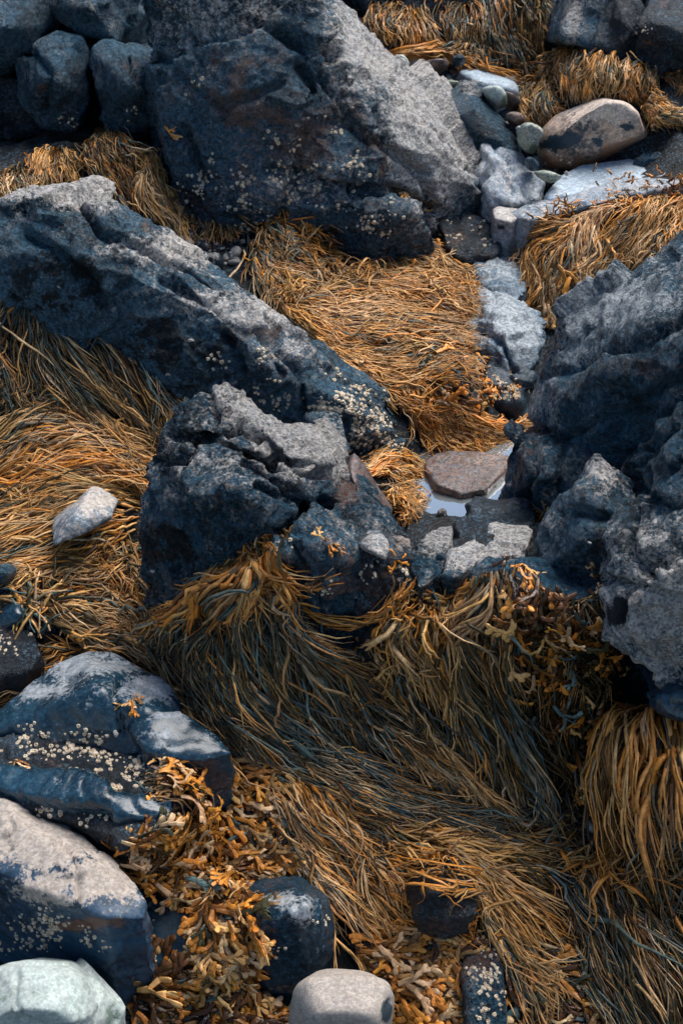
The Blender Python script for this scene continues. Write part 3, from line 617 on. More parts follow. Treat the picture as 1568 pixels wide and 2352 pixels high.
rock('J', 'boulder', 'smooth wet blue boulder with a pale sunlit crest in the lower left', [
    [(-80, 1660, 1.55), (0, 1632, 1.58), (100, 1565, 1.61), (165, 1507, 1.63), (200, 1488, 1.64), (262, 1492, 1.64), (320, 1528, 1.61), (390, 1585, 1.57), (432, 1640, 1.53), (440, 1700, 1.47), (300, 1745, 1.45), (150, 1710, 1.47), (0, 1700, 1.49), (-80, 1700, 1.5),
     (230, 1590, 1.50), (130, 1600, 1.53), (180, 1540, 1.58)]],
    'smooth', .005, 6, [('fbm', 5, .03, 3), ('warp', 10, .004, 2), ('fbm', 30, .002, 2)], cracks=[([(420, 1640), (330, 1590), (268, 1575), (262, 1610), (285, 1680)], 7, .014), ([(150, 1560), (185, 1558)], 6, .015), ([(340, 1590), (430, 1645)], 5, .01)],
    zones=[(0, 200, 1530, 120, 30, .5), (0, 100, 1590, 70, 22, .45), (0, 340, 1590, 60, 32, .55), (0, 240, 1500, 60, 22, .3)])  # sunlight on the crest is painted in as pale zones
rock('J2', 'rock', 'low blue rock beside the smooth wet blue boulder, weed spilling over it', [
    [(290, 1660, 1.47), (350, 1640, 1.48), (440, 1650, 1.48), (500, 1695, 1.46), (535, 1730, 1.43), (440, 1750, 1.41), (330, 1720, 1.42)]],
    'smooth', .005, 4, MILD, zones=[(0, 390, 1650, 50, 10, .6), (0, 380, 1690, 40, 8, .35)])
rock('J3', 'rock', 'black rock slope crusted with barnacles below the smooth wet blue boulder', [
    [(-80, 1690, 1.5), (100, 1690, 1.475), (300, 1745, 1.44), (430, 1750, 1.43), (430, 1840, 1.36), (280, 1930, 1.30), (150, 1870, 1.35), (-80, 1800, 1.42)]], 'dark', .005, 4, MILD)
rock('J4', 'rock', 'ridged blue black rock strip between two barnacle bands in the lower left', [
    [(-60, 1775, 1.44), (0, 1760, 1.435), (110, 1765, 1.415), (200, 1775, 1.4), (250, 1805, 1.37), (255, 1840, 1.34), (150, 1840, 1.35), (0, 1810, 1.39)],
    [(250, 1830, 1.36), (300, 1825, 1.36), (400, 1835, 1.355), (400, 1875, 1.33), (320, 1885, 1.32), (265, 1880, 1.32)]],
    'smooth', .005, 3, [('fbm', 6, .02, 2), ('warp', 16, .008, 2)])
rock('K', 'boulder', 'cream crusted dark blue slab in the lower left with barnacles on its underside', [
    [(-80, 1800, 1.44), (0, 1810, 1.42), (120, 1868, 1.38), (240, 1950, 1.31), (300, 2005, 1.27), (342, 2068, 1.23), (335, 2112, 1.205), (240, 2110, 1.19), (130, 2060, 1.21), (0, 2000, 1.25), (-80, 1980, 1.27), (30, 1880, 1.33), (180, 1970, 1.26)]],
    'cream', .0042, 2, [('fbm', 5, .015, 2), ('fac', 6, .008, 1), ('bed', 20, .003, 1), ('fbm', 30, .0015, 2)], cracks=[([(0, 1925), (30, 1905), (20, 1870)], 4, .008), ([(150, 1930), (175, 1990), (180, 2090)], 4, .008)],
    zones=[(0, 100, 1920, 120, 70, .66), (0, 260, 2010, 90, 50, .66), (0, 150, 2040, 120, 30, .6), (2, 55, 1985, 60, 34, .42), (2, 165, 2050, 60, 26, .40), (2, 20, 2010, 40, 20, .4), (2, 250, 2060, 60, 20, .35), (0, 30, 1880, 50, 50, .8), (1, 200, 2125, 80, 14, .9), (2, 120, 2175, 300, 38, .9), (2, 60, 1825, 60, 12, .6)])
pebble('L', 'large greenish white quartz boulder in the bottom left corner', [(-80, 2260), (0, 2225), (60, 2213), (160, 2218), (200, 2240), (245, 2275), (285, 2310), (292, 2400), (270, 2480), (-80, 2480)], 1.13, .16, 'white', .0045, 22, [('fbm', 6, .014, 2), ('fac', 7, .008, 1), ('fbm', 30, .002, 2)], zones=[(2, 60, 2290, 90, 26, .42), (2, 265, 2330, 26, 60, .45), (2, 180, 2240, 60, 14, .35)], cracks=[([(40, 2230), (35, 2300), (60, 2352)], 5, .006), ([(150, 2222), (190, 2290), (180, 2352)], 4, .003)], name='boulder', cat='boulder', f=.6)
pebble('M', 'smooth tan pebble with a dark notch at the bottom edge', [(662, 2300), (672, 2262), (705, 2242), (780, 2237), (865, 2242), (900, 2260), (912, 2300), (908, 2400), (870, 2460), (700, 2460), (664, 2400)], 1.13, .13, 'tan', .004, 45, [('fbm', 8, .007, 2), ('fbm', 40, .0012, 2)], zones=[(2, 884, 2322, 13, 26, 1.0), (2, 740, 2330, 30, 14, .32)], cracks=[([(890, 2300), (880, 2350)], 6, .006)], f=.6)
rock('N', 'boulder', 'glossy square blue boulder in the lower middle under the leafy weed', [
    [(545, 2040, 1.34), (600, 2012, 1.355), (690, 2012, 1.35), (720, 2035, 1.33), (750, 2070, 1.30), (765, 2130, 1.28), (762, 2200, 1.255), (720, 2255, 1.22), (620, 2270, 1.215), (590, 2240, 1.225), (600, 2110, 1.24), (700, 2080, 1.25), (560, 2100, 1.27)]],
    'smooth', .0045, 3, [('fbm', 6, .008, 2), ('fac', 8, .004, 1), ('fbm', 30, .0015, 2)], cracks=[([(722, 2075), (715, 2150), (722, 2250)], 4, .008)], zones=[(0, 640, 2075, 60, 14, .45), (0, 690, 2090, 24, 20, .4)])  # light on the flat top is painted in as pale zones
rock('N2', 'rock', 'flat dark blue rock between the cream crusted slab and the glossy square boulder', [
    [(325, 2060, 1.32), (380, 2005, 1.35), (480, 2025, 1.33), (560, 2060, 1.31), (580, 2200, 1.24), (440, 2235, 1.23), (310, 2215, 1.24)]],
    'smooth', .005, 4, [('fbm', 5, .02, 2)])
rock('O', 'rock', 'black rock poking out of the lower weed field', [
    [(930, 2030, 1.32), (955, 1980, 1.36), (1000, 1965, 1.36), (1050, 1985, 1.34), (1085, 2040, 1.30), (1095, 2100, 1.26), (1030, 2115, 1.25), (950, 2105, 1.26), (1000, 2040, 1.27)]],
    'dark', .005, 4, [('fbm', 6, .02, 3), ('fac', 12, 0.0072, 1)], zones=[(0, 1060, 2095, 40, 16, .2)])
rock('O2', 'rock', 'narrow rusty barnacled rock running to the bottom edge beside the leafy weed', [
    [(1060, 2110, 1.315), (1120, 2120, 1.30), (1150, 2220, 1.23), (1165, 2340, 1.16), (1150, 2430, 1.11), (1090, 2430, 1.12), (1070, 2230, 1.22)]],
    'craggy', .005, 3, [('fbm', 6, .02, 2), ('fac', 12, 0.0072, 1)], zones=[(1, 1100, 2180, 50, 60, .6)])
rock('O3', 'rock', 'small glossy black rock in the shadowed gap on the right', [
    [(1325, 1850, 1.50), (1350, 1820, 1.52), (1400, 1810, 1.52), (1420, 1860, 1.48), (1400, 1930, 1.43), (1330, 1900, 1.45)]],
    'dark', .005, 3, MILD, zones=[(0, 1320, 1870, 24, 8, .5)])
rock('O4', 'rock', 'small blue rock tip poking from the right edge above the weed fan', [
    ([(1500, 1618, 1.40), (1568, 1600, 1.38), (1700, 1590, 1.36), (1700, 1660, 1.36), (1568, 1650, 1.37), (1520, 1630, 1.39)], 'back', .15)], 'smooth', .005, 2, MILD)
rock('U', 'stone', 'flat red brown stone at the back of the puddle', [
    [(972, 1062, 2.09), (1005, 1046, 2.11), (1100, 1040, 2.11), (1165, 1045, 2.10), (1168, 1075, 2.07), (1120, 1122, 2.01), (1060, 1136, 1.995), (1000, 1112, 2.02)]],
    'red', .004, 2, [('fbm', 6, .012, 2), ('fac', 9, .009, 1)], zones=[(0, 1100, 1058, 90, 14, .3)], cat='stone')
for k, (px, py, r, y, mt, lb) in enumerate([
    (870, 1218, 22, 1.665, 'slate', 'small round dark stone on the ledge left of the puddle'),
    (1010, 1280, 14, 1.60, 'slate', 'little grey chip of stone on the bench left end'),
    (470, 2180, 12, 1.25, 'pale', 'tiny round grey pebble on the flat dark blue rock'),
    (300, 1865, 13, 1.33, 'pale', 'tiny whitish pebble in the barnacle band of the lower left'),
    (1205, 505, 10, 2.62, 'pale', 'tiny pale chip on the end of the grey blue ledge'),
    (1150, 520, 12, 2.62, 'slate', 'little blue stone below the cream and pink stone'),
    (950, 205, 9, 3.15, 'pale', 'tiny pale pebble against the pinkish flat cobble'),
    (1300, 398, 9, 2.78, 'tan', 'tiny tan pebble at the corner of the flat pale slab')]):
    a = np.linspace(0, 2 * np.pi, 9)[:-1]
    pebble('X%d' % k, lb, np.column_stack([px + r * np.cos(a) * (1 + .15 * np.sin(3 * a)), py + r * .8 * np.sin(a)]), y, r * y / 3000, mt, .004, 3, [])

# ---------------------------------------------------------------- pool of water
wm, nt, b = newmat('still_sea_water')
b.inputs['Base Color'].default_value = (.22, .26, .27, 1); b.inputs['Roughness'].default_value = .03; b.inputs['Specular IOR Level'].default_value = 1.0  # pale base colour stands in for part of the sky's reflection
b.inputs['IOR'].default_value = 3.2
tc = nn(nt, 'ShaderNodeNewGeometry').outputs['Position']
bp = nn(nt, 'ShaderNodeBump'); bp.inputs['Distance'].default_value = .004; bp.inputs['Strength'].default_value = .25
L(nt, noise(nt, tc, 14, 3), bp.inputs['Height']); L(nt, bp.outputs[0], b.inputs['Normal'])
c = PH(np.array([930, 1000, 1150, 1180, 1100, 960]), np.array([1200, 1060, 1060, 1200, 1260, 1260]), .165)
cx = c.mean(0); R_ = .26
a = np.linspace(0, 2 * np.pi, 65)[:-1]
Vw = np.vstack([cx, np.column_stack([cx[0] + R_ * np.cos(a), cx[1] + R_ * np.sin(a), np.full(64, .165)])])
Fw = np.array([[0, 1 + i, 1 + (i + 1) % 64] for i in range(64)])
w = mesh_from('water', Vw, Fw, wm, smooth=False); tag(w, None, None, kind='structure')
# ================================================================ seaweed
def crom(P, t):
    """P (n,d) control points, t in 0..1 -> Catmull-Rom."""
    P = np.asarray(P, float); n = len(P)
    E_ = np.vstack([2 * P[0] - P[1], P, 2 * P[-1] - P[-2]])
    x = np.clip(t, 0, 1) * (n - 1); i = np.minimum(x.astype(int), n - 2); f = (x - i)[:, None]
    a, b, c, d = E_[i], E_[i + 1], E_[i + 2], E_[i + 3]
    return .5 * (2 * b + (c - a) * f + (2 * a - 5 * b + 4 * c - d) * f ** 2 + (3 * b - a - 3 * c + d) * f ** 3)


class Patch:
    def __init__(s, guides, on=('ground',), nu=18, ns=22, sm=3, miss=None):
        t = np.linspace(0, 1, ns); G = np.array([crom(g, t) for g in guides])          # (m,ns,2)
        u = np.linspace(0, 1, nu); s.px = np.array([crom(G[:, j], u) for j in range(ns)]).transpose(1, 0, 2)
        P = np.zeros((nu, ns, 3))
        for i in range(nu):
            for j in range(ns):
                P[i, j] = cast(on, s.px[i, j, 0], s.px[i, j, 1], miss)[0]
        for _ in range(sm):
            Q = P.copy()
            Q[:, 1:-1] = .5 * P[:, 1:-1] + .25 * (P[:, :-2] + P[:, 2:]); P = Q.copy()
            P[1:-1] = .6 * Q[1:-1] + .2 * (Q[:-2] + Q[2:])
        T = np.gradient(P, axis=1); U = np.gradient(P, axis=0)
        N = np.cross(T, U); N /= np.linalg.norm(N, axis=-1, keepdims=True) + 1e-9
        v = CAM - P; N *= np.sign((N * v).sum(-1, keepdims=True))
        v /= np.linalg.norm(v, axis=-1, keepdims=True)
        N = N + .35 * v + np.array([0, 0, .25]); N /= np.linalg.norm(N, axis=-1, keepdims=True)
        s.P, s.N = P, N; s.nu, s.ns = nu, ns
        s.len = np.linalg.norm(np.diff(P, axis=1), axis=-1).sum(1).mean()
        s.wid = np.linalg.norm(np.diff(P, axis=0), axis=-1).sum(0).mean()
        s.area = s.len * s.wid

    def at(s, u, t):
        x = np.clip(u, 0, 1) * (s.nu - 1); y = np.clip(t, 0, 1) * (s.ns - 1)
        i = np.minimum(x.astype(int), s.nu - 2); j = np.minimum(y.astype(int), s.ns - 2)
        fx = (x - i)[..., None]; fy = (y - j)[..., None]
        def g(A): return (A[i, j] * (1 - fx) * (1 - fy) + A[i + 1, j] * fx * (1 - fy) + A[i, j + 1] * (1 - fx) * fy + A[i + 1, j + 1] * fx * fy)
        P = g(s.P); 
        # extrapolate beyond the ends so that edges stay ragged
        eu = (u - np.clip(u, 0, 1))[..., None]; et = (t - np.clip(t, 0, 1))[..., None]
        dU = g(np.gradient(s.P, axis=0)) * (s.nu - 1); dT = g(np.gradient(s.P, axis=1)) * (s.ns - 1)
        return P + eu * dU + et * dT, g(s.N)


def sweep(C, W, TH, N, col, nside=4):
    """C (n,k,3) lines, W widths, TH thickness, N normals, col (n,k,3) -> verts, faces, colours."""
    n, k, _ = C.shape
    T = np.gradient(C, axis=1); T /= np.linalg.norm(T, axis=-1, keepdims=True) + 1e-9
    B = np.cross(T, N); B /= np.linalg.norm(B, axis=-1, keepdims=True) + 1e-9
    N2 = np.cross(B, T)
    a = np.linspace(0, 2 * np.pi, nside + 1)[:-1]
    V = C[:, :, None] + (W[:, :, None] * np.cos(a) * .5)[..., None] * B[:, :, None] + (TH[:, :, None] * np.sin(a) * .5)[..., None] * N2[:, :, None]
    cc = np.repeat(col[:, :, None], nside, 2)
    base = (np.arange(n)[:, None, None] * k + np.arange(k - 1)[None, :, None]) * nside
    r = np.arange(nside)[None, None]
    Fc = np.stack([base + r, base + (r + 1) % nside, base + nside + (r + 1) % nside, base + nside + r], -1).reshape(-1, 4)
    return V.reshape(-1, 3), Fc, cc.reshape(-1, 3)


def join(parts):
    off = 0; Vs, Fs, Cs = [], [], []
    for V, Fc, C in parts:
        Vs.append(V); Fs.append(Fc + off); Cs.append(C); off += len(V)
    return np.vstack(Vs), np.vstack(Fs), np.vstack(Cs)


ORA = np.array([.64, .23, .035]); TAN = np.array([.68, .37, .125]); OLV = np.array([.036, .034, .016]); GRY = np.array([.075, .125, .12])
BRN = np.array([.075, .030, .009]); GLD = np.array([.70, .28, .045]); PNK = np.array([.74, .47, .24])


def palette(n, mixw):
    base = np.array([ORA, TAN, OLV, GRY, BRN, GLD, PNK]); w = np.array(mixw, float); w /= w.sum()
    c = base[rng.choice(7, n, p=w)]; c = c * np.exp(np.clip(rng.normal(-.08, .58, (n, 1)), -1.6, .8)); return c * (1 + rng.normal(0, .02, (n, 3)))


#          ORA TAN OLV GRY BRN GLD PNK
PAL = {'field': (3, 6, 1.8, 2, 1.6, 2.6, 3), 'mane': (.3, 1.1, 5, 5.5, 2, .1, .4), 'mixed': (1.6, 3, 5, 2.6, 2.6, .6, .8), 'olive': (.5, 1.4, 6, 3, 2.6, .15, .3), 'dark': (.3, .5, 6, 2, 4, .05, .1), 'grey': (.2, .9, 4, 7, 1.2, .1, .4),  # olive, dark and shade also carry shadow put into the weed colour
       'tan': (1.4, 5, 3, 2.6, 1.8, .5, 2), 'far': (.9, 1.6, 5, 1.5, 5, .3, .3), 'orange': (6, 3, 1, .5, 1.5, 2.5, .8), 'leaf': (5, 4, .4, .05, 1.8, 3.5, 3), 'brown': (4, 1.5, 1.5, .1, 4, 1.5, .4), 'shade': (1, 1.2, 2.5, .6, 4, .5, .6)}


def strands(p, dens, length=.16, th=.02, w=.0038, pal='mixed', K=11, locks=None, s0=(-.05, .9), wander=.05, blad=.35, fork=.6, tips=1.0, curl=1.0, edge=.02, orange_tip=.45, spread=1.0, over=True):
    """strands that follow the patch from root to tip, in locks, with forks, swellings and loose ends."""
    dens = dens * 1.35; w = w * .69
    n = int(dens * p.area)
    n = max(n, 20); length = length * .8
    nl = locks or max(6, int(p.wid / .022))
    nls = max(2, int(p.len / length * 1.6))
    lk = rng.integers(0, nl * nls, n)
    lu = rng.uniform(-edge, 1 + edge, nl * nls); ls = rng.uniform(s0[0], s0[1], nl * nls); lh = rng.uniform(0, 1, nl * nls); lw = rng.normal(0, 1, (nl * nls, 3))
    sigma = .013 / max(p.wid, .03)
    u0 = lu[lk] + rng.normal(0, sigma, n) * spread; st = np.maximum(ls[lk] + rng.normal(0, .25, n) * length / p.len, s0[0] - .03)
    Ln = length * rng.uniform(.55, 1.35, n) / p.len
    Ln = np.minimum(Ln, 1.08 - st + rng.uniform(0, .1, n))
    t = np.linspace(0, 1, K)[None]
    ph = rng.uniform(0, 6.28, (n, 2)); dr = rng.normal(0, 1, n)
    fl = rng.random(n) < fork
    U = u0[:, None] + wander * .5 / max(p.wid, .05) * .3 * (lw[lk, 0:1] * (t * 1.5 - .4) + .35 * np.sin(t * 4 + ph[:, :1]) * curl + dr[:, None] * t ** 2 * .9) 
    src = np.where(fl)[0]
    S = st[:, None] + Ln[:, None] * t
    P, N = p.at(U, S)
    up = th * (.25 + .55 * lh[lk] + .3 * rng.random(n))[:, None] * (np.sin(np.clip(t, 0, 1) * 2.6 + .25)) ** .8
    up = up * (.12 + .88 * np.clip(S / .25, 0, 1))
    up = up + rng.normal(0, 1, n)[:, None] * t ** 3 * .008 * tips + .002 * np.sin(t * 9 + ph[:, 1:]) * curl
    P = P + N * up[..., None]
    wob = rng.normal(0, 1, (n, 1, 3)) * (t ** 2)[..., None] * .009 * curl + np.stack([np.sin(t * 7 + ph[:, :1]), np.cos(t * 6 + ph[:, 1:]), 0 * ph[:, :1] + 0 * t], -1) * .0024 * curl
    P = P + wob + rng.normal(0, .0009, P.shape) * curl + N * (np.sin(t * 15 + ph[:, :1] * 3) * .0012 * curl)[..., None]
    wid = w * rng.uniform(.6, 1.35, n)[:, None] * (.55 + .6 * np.sin(np.clip(t * 1.1 + .12, 0, 1) * np.pi) ** .6)
    wid = wid * (1 - .55 * t ** 5) * rng.uniform(.72, 1.28, P.shape[:2])
    bpos = rng.uniform(.25, .95, n)[:, None]; isb = (rng.random(n) < blad)[:, None]
    bul = isb * np.exp(-((t - bpos) / .07) ** 2)
    W = wid * (1 + 1.2 * bul); TH = W * (.34 + .45 * bul)
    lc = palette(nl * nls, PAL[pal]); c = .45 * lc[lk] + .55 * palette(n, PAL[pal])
    tip = (palette(n, (1.8, 5, .3, .3, .3, 1.6, 3.6)))
    ft = (orange_tip * rng.random(n)[:, None] * t ** 1.6)[..., None]
    Cc = c[:, None] * (1 - ft) + tip[:, None] * ft
    Cc = Cc * (1 + .25 * bul[..., None])
    parts = [sweep(P, W, TH, N, Cc)]
    if len(src):                                        # side branches leaving their strand part-way
        m = len(src); k0 = rng.uniform(.15, .6, m)[:, None]; tt = np.linspace(0, 1, 7)[None]
        q = k0 + (1 - k0) * tt * rng.uniform(.6, 1.0, m)[:, None]
        x = q * (K - 1); i = np.minimum(x.astype(int), K - 2); f = (x - i)[..., None]; r = src[:, None]
        Pb = P[r, i] * (1 - f) + P[r, i + 1] * f; Nb = N[r, i] * (1 - f) + N[r, i + 1] * f
        Tb = np.gradient(Pb, axis=1); Bb = np.cross(Tb, Nb); Bb /= np.linalg.norm(Bb, axis=-1, keepdims=True) + 1e-9
        sg = rng.choice([-1, 1], m)[:, None] * rng.uniform(.004, .017, m)[:, None]
        Pb = Pb + rng.normal(0, .0006, Pb.shape) + Bb * (sg * tt ** 1.2)[..., None] + Nb * (rng.normal(0, .004, m)[:, None] * tt)[..., None]
        Wb = W[src].mean(1)[:, None] * .85 * (1 - .6 * tt ** 3); e = np.exp(-((tt - .85) / .12) ** 2) * (rng.random(m) < blad)[:, None]
        Wb = Wb * (1 + e)
        parts.append(sweep(Pb, Wb, Wb * (.36 + .3 * e), Nb, np.repeat((c[src] * .6 + tip[src] * .4)[:, None], 7, 1)))
    if over:                                            # loose wide straps lying across the rest
        parts.append(strands(p, dens * .035, length * 1.0, th * 1.25 + .002, w * 1.75, pal, K, None, s0, wander * 1.5, .04, .5, tips * 1.3, curl * 1.5, edge, min(1, orange_tip * 1.3), 2.5, False))
    return join(parts)


def fronds(p, n, size=1.0, blad=.55, pal='leaf', lift=.02, s0=(0, .95), u=(0, 1), spread=.5, levels=4, width=.0075, dirbias=0.0):
    """leafy wrack: forked flat blades, many with swollen tips."""
    C, W, TH, N, CC = [], [], [], [], []
    n = max(3, int(n * .62)) if levels > 3 else n
    K = 6; t = np.linspace(0, 1, K)
    uu = rng.uniform(u[0], u[1], n); ss = rng.uniform(s0[0], s0[1], n)
    P0, N0 = p.at(uu, ss); P1, _ = p.at(uu, ss + .03)
    cols = palette(n, PAL[pal])
    for i in range(n):
        T = P1[i] - P0[i]; T /= np.linalg.norm(T) + 1e-9; nv = N0[i] - T * (N0[i] @ T); nv /= np.linalg.norm(nv); B = np.cross(nv, T)
        sc = size * rng.uniform(.65, 1.35); base = P0[i] + nv * rng.uniform(0, lift)
        stack = [(np.zeros(3), rng.normal(dirbias, spread), rng.uniform(-.15, .35), 0, width * sc * 1.05)]
        while stack:
            o, an, ri, lv, wd = stack.pop()
            ln = .0145 * sc * rng.uniform(.7, 1.35) * (.95 if lv else 1.5)
            bend = rng.normal(0, .35); a = an + bend * t; rise = ri + rng.normal(-.55, .3) * t
            d = np.stack([np.cos(a) * np.cos(rise), np.sin(a) * np.cos(rise), np.sin(rise)], -1) * ln / (K - 1)
            pts = o + np.vstack([[0, 0, 0], np.cumsum(d[:-1], 0)])
            last = lv >= levels - 1 or rng.random() < .14 * lv
            tw = rng.normal(0, .5)
            nl_ = np.stack([0 * t, np.sin(tw * t), np.cos(tw * t)], -1)
            if last and rng.random() < blad:
                w = wd * (.9 + .55 * np.exp(-((t - .6) / .28) ** 2)); w[-1] *= .5; th = w * (.09 + .26 * np.exp(-((t - .66) / .3) ** 2)); cb = 1.05
            elif last:
                w = wd * (1.05 + .55 * np.sin(t * 2.2)); w[-1] *= .7; th = w * .07 + .0003; cb = 1.0
            else:
                w = wd * (.75 + .5 * t); th = w * .09 + .0004; cb = .85
            G = np.stack([T, B, nv])
            C.append(base + pts @ G); N.append(nl_ @ G); W.append(w); TH.append(th)
            CC.append(cols[i] * cb * (.55 + .85 * ((lv + t[:, None]) / levels)) * rng.uniform(.8, 1.2))
            if not last:
                e = rng.uniform(.22, .55)
                for sgn in (-1, 1):
                    stack.append((pts[-1], a[-1] + sgn * e, rise[-1] * .4 + rng.normal(0.05, .22), lv + 1, wd * rng.uniform(.78, .98)))
    return sweep(np.array(C), np.array(W), np.array(TH), np.array(N), np.array(CC), 6)


def limit(C):
    C = np.maximum(C, .003); return C * np.minimum(1, .74 / C.max(1, keepdims=True))


def weed(label, geo, name='seaweed_clump', mat='weed', cat='seaweed', kids=(), group=None):
    V, Fc, C = join(geo) if isinstance(geo, list) else geo
    lo = V.min(0); loc = [float(V[:, 0].mean()), float(V[:, 1].mean()), float(lo[2])]
    o = mesh_from(name, V, Fc, M[mat], col=limit(C), loc=loc)
    tag(o, label, cat, group)
    for kn, kg, km in kids:
        V, Fc, C = kg
        k = mesh_from(kn, V - np.array(loc), Fc, M[km], col=limit(C), parent=o)
    return o


def tuft(x, y, r, n, on, h=.02, a0=0, a1=6.28, pal='orange', w=.0045, length=.05, sprd=1.0):
    """short stiff growth at a holdfast, radiating."""
    c, nrm = cast(on, x, y); c = np.array(c); nrm = np.array(nrm); nrm = nrm + np.array([0, -.3, .6]); nrm /= np.linalg.norm(nrm)
    X = np.cross(nrm, [0, .3, 1.]); X /= np.linalg.norm(X); Y = np.cross(nrm, X)
    Y = Y if Y[2] > 0 else -Y
    K = 6; t = np.linspace(0, 1, K)[None]; a = rng.uniform(a0, a1, n)[:, None]
    d = X * np.cos(a) + Y * np.sin(a)
    st = c + rng.normal(0, r, (n, 1)) * X + rng.normal(0, r * .5, (n, 1)) * Y
    Ln = length * rng.uniform(.5, 1.3, n)[:, None]
    up = rng.uniform(.1, .9, n)[:, None]
    C = st[:, None] + d[:, None] * (Ln * t)[..., None] * .8 * sprd + nrm * (h * .2 + Ln * (up * t - .8 * up * t ** 2))[..., None]
    C = C + rng.normal(0, .0015, C.shape)
    W = w * (.9 - .5 * t ** 2) * rng.uniform(.7, 1.3, n)[:, None]
    cc = palette(n, PAL[pal])[:, None] * (.55 + .6 * t)[..., None]
    return sweep(C, W, W * .35, np.broadcast_to(nrm, C.shape).copy(), cc)


D_ = 1.0
G = ('ground',)
# ---- middle distance
p = Patch([[(800, 640), (900, 605), (1000, 600), (1080, 640)], [(700, 690), (830, 660), (960, 665), (1060, 695)], [(620, 690), (760, 725), (890, 740), (1030, 755)], [(640, 700), (760, 790), (880, 815), (1040, 810)], [(690, 750), (790, 850), (890, 890), (1040, 880)], [(760, 810), (830, 880), (900, 930), (1000, 960)]], ('ground', 'T'))
pb = Patch([[(960, 800), (1040, 800), (1090, 790), (1120, 800)], [(950, 860), (1030, 860), (1100, 850), (1150, 880)], [(940, 900), (1010, 930), (1070, 930), (1110, 930)]], G)
weed('wide orange field of knotted weed combed to the right in the middle of the picture', [strands(p, 15500, .15, .028, .0036, 'field', wander=.11, blad=.25, orange_tip=.35)],
     kids=[('bladder_tips', fronds(pb, 210, .62, .95, 'orange', .03, spread=.45, levels=3, width=.009), 'frond')])
p = Patch([[(900, 850), (925, 920), (945, 980), (960, 1045)], [(960, 870), (985, 930), (1010, 985), (1060, 1030)], [(1020, 900), (1050, 940), (1080, 975), (1130, 1010)], [(1070, 940), (1100, 960), (1140, 980), (1200, 985)]], G)
weed('fringe of gold and grey weed hanging below the orange field above the puddle stone', strands(p, 17000, .10, .025, .0036, 'field', wander=.1, blad=.3))
p = Patch([[(610, 515), (590, 560), (590, 620), (620, 690)], [(620, 512), (640, 560), (670, 620), (720, 660)], [(650, 510), (710, 550), (770, 600), (830, 640)], [(690, 520), (760, 545), (840, 590), (910, 620)]], G)
weed('brown weed hanging like hair below the huge boulder, fanning right', [strands(p, 13500, .15, .03, .0046, 'mixed', wander=.1, blad=.15, curl=1.6), tuft(700, 520, .03, 90, ('ground', 'A'), length=.06)])
for lab, g, d, pl, w_ in [
    ('olive tuft of weed left of the other clumps under the grey outcrop', [[(95, 355), (75, 375), (70, 400), (75, 430)], [(130, 345), (130, 370), (120, 400), (120, 430)], [(170, 345), (200, 370), (210, 400), (210, 430)]], 15000, 'far', .004),
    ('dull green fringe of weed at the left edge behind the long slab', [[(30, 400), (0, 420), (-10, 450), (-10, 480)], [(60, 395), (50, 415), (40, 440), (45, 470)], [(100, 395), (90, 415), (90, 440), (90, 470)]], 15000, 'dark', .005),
    ('tall brown weed clump rooted under the black blue block', [[(200, 320), (205, 370), (230, 420), (270, 480)], [(235, 292), (250, 350), (280, 420), (310, 490)], [(255, 290), (290, 340), (320, 400), (330, 440)]], 14000, 'far', .0042),
    ('long brown weed rope hanging down the left foot of the huge boulder', [[(318, 380), (318, 430), (340, 490), (390, 550)], [(335, 330), (345, 400), (375, 480), (420, 560)], [(350, 385), (380, 430), (410, 490), (440, 550)]], 17000, 'tan', .0045),
    ('thin orange brown sprays of weed between the long slab and the huge boulder', [[(420, 470), (425, 500), (430, 530), (435, 560)], [(450, 465), (470, 500), (480, 520), (490, 555)], [(475, 480), (505, 505), (520, 520), (540, 545)]], 9000, 'far', .005)]:
    weed(lab, strands(Patch(g, G), d, .15, .03, w_, pl, wander=.05, blad=.15, s0=(-.05, .5), curl=.8, spread=.7, orange_tip=.35))
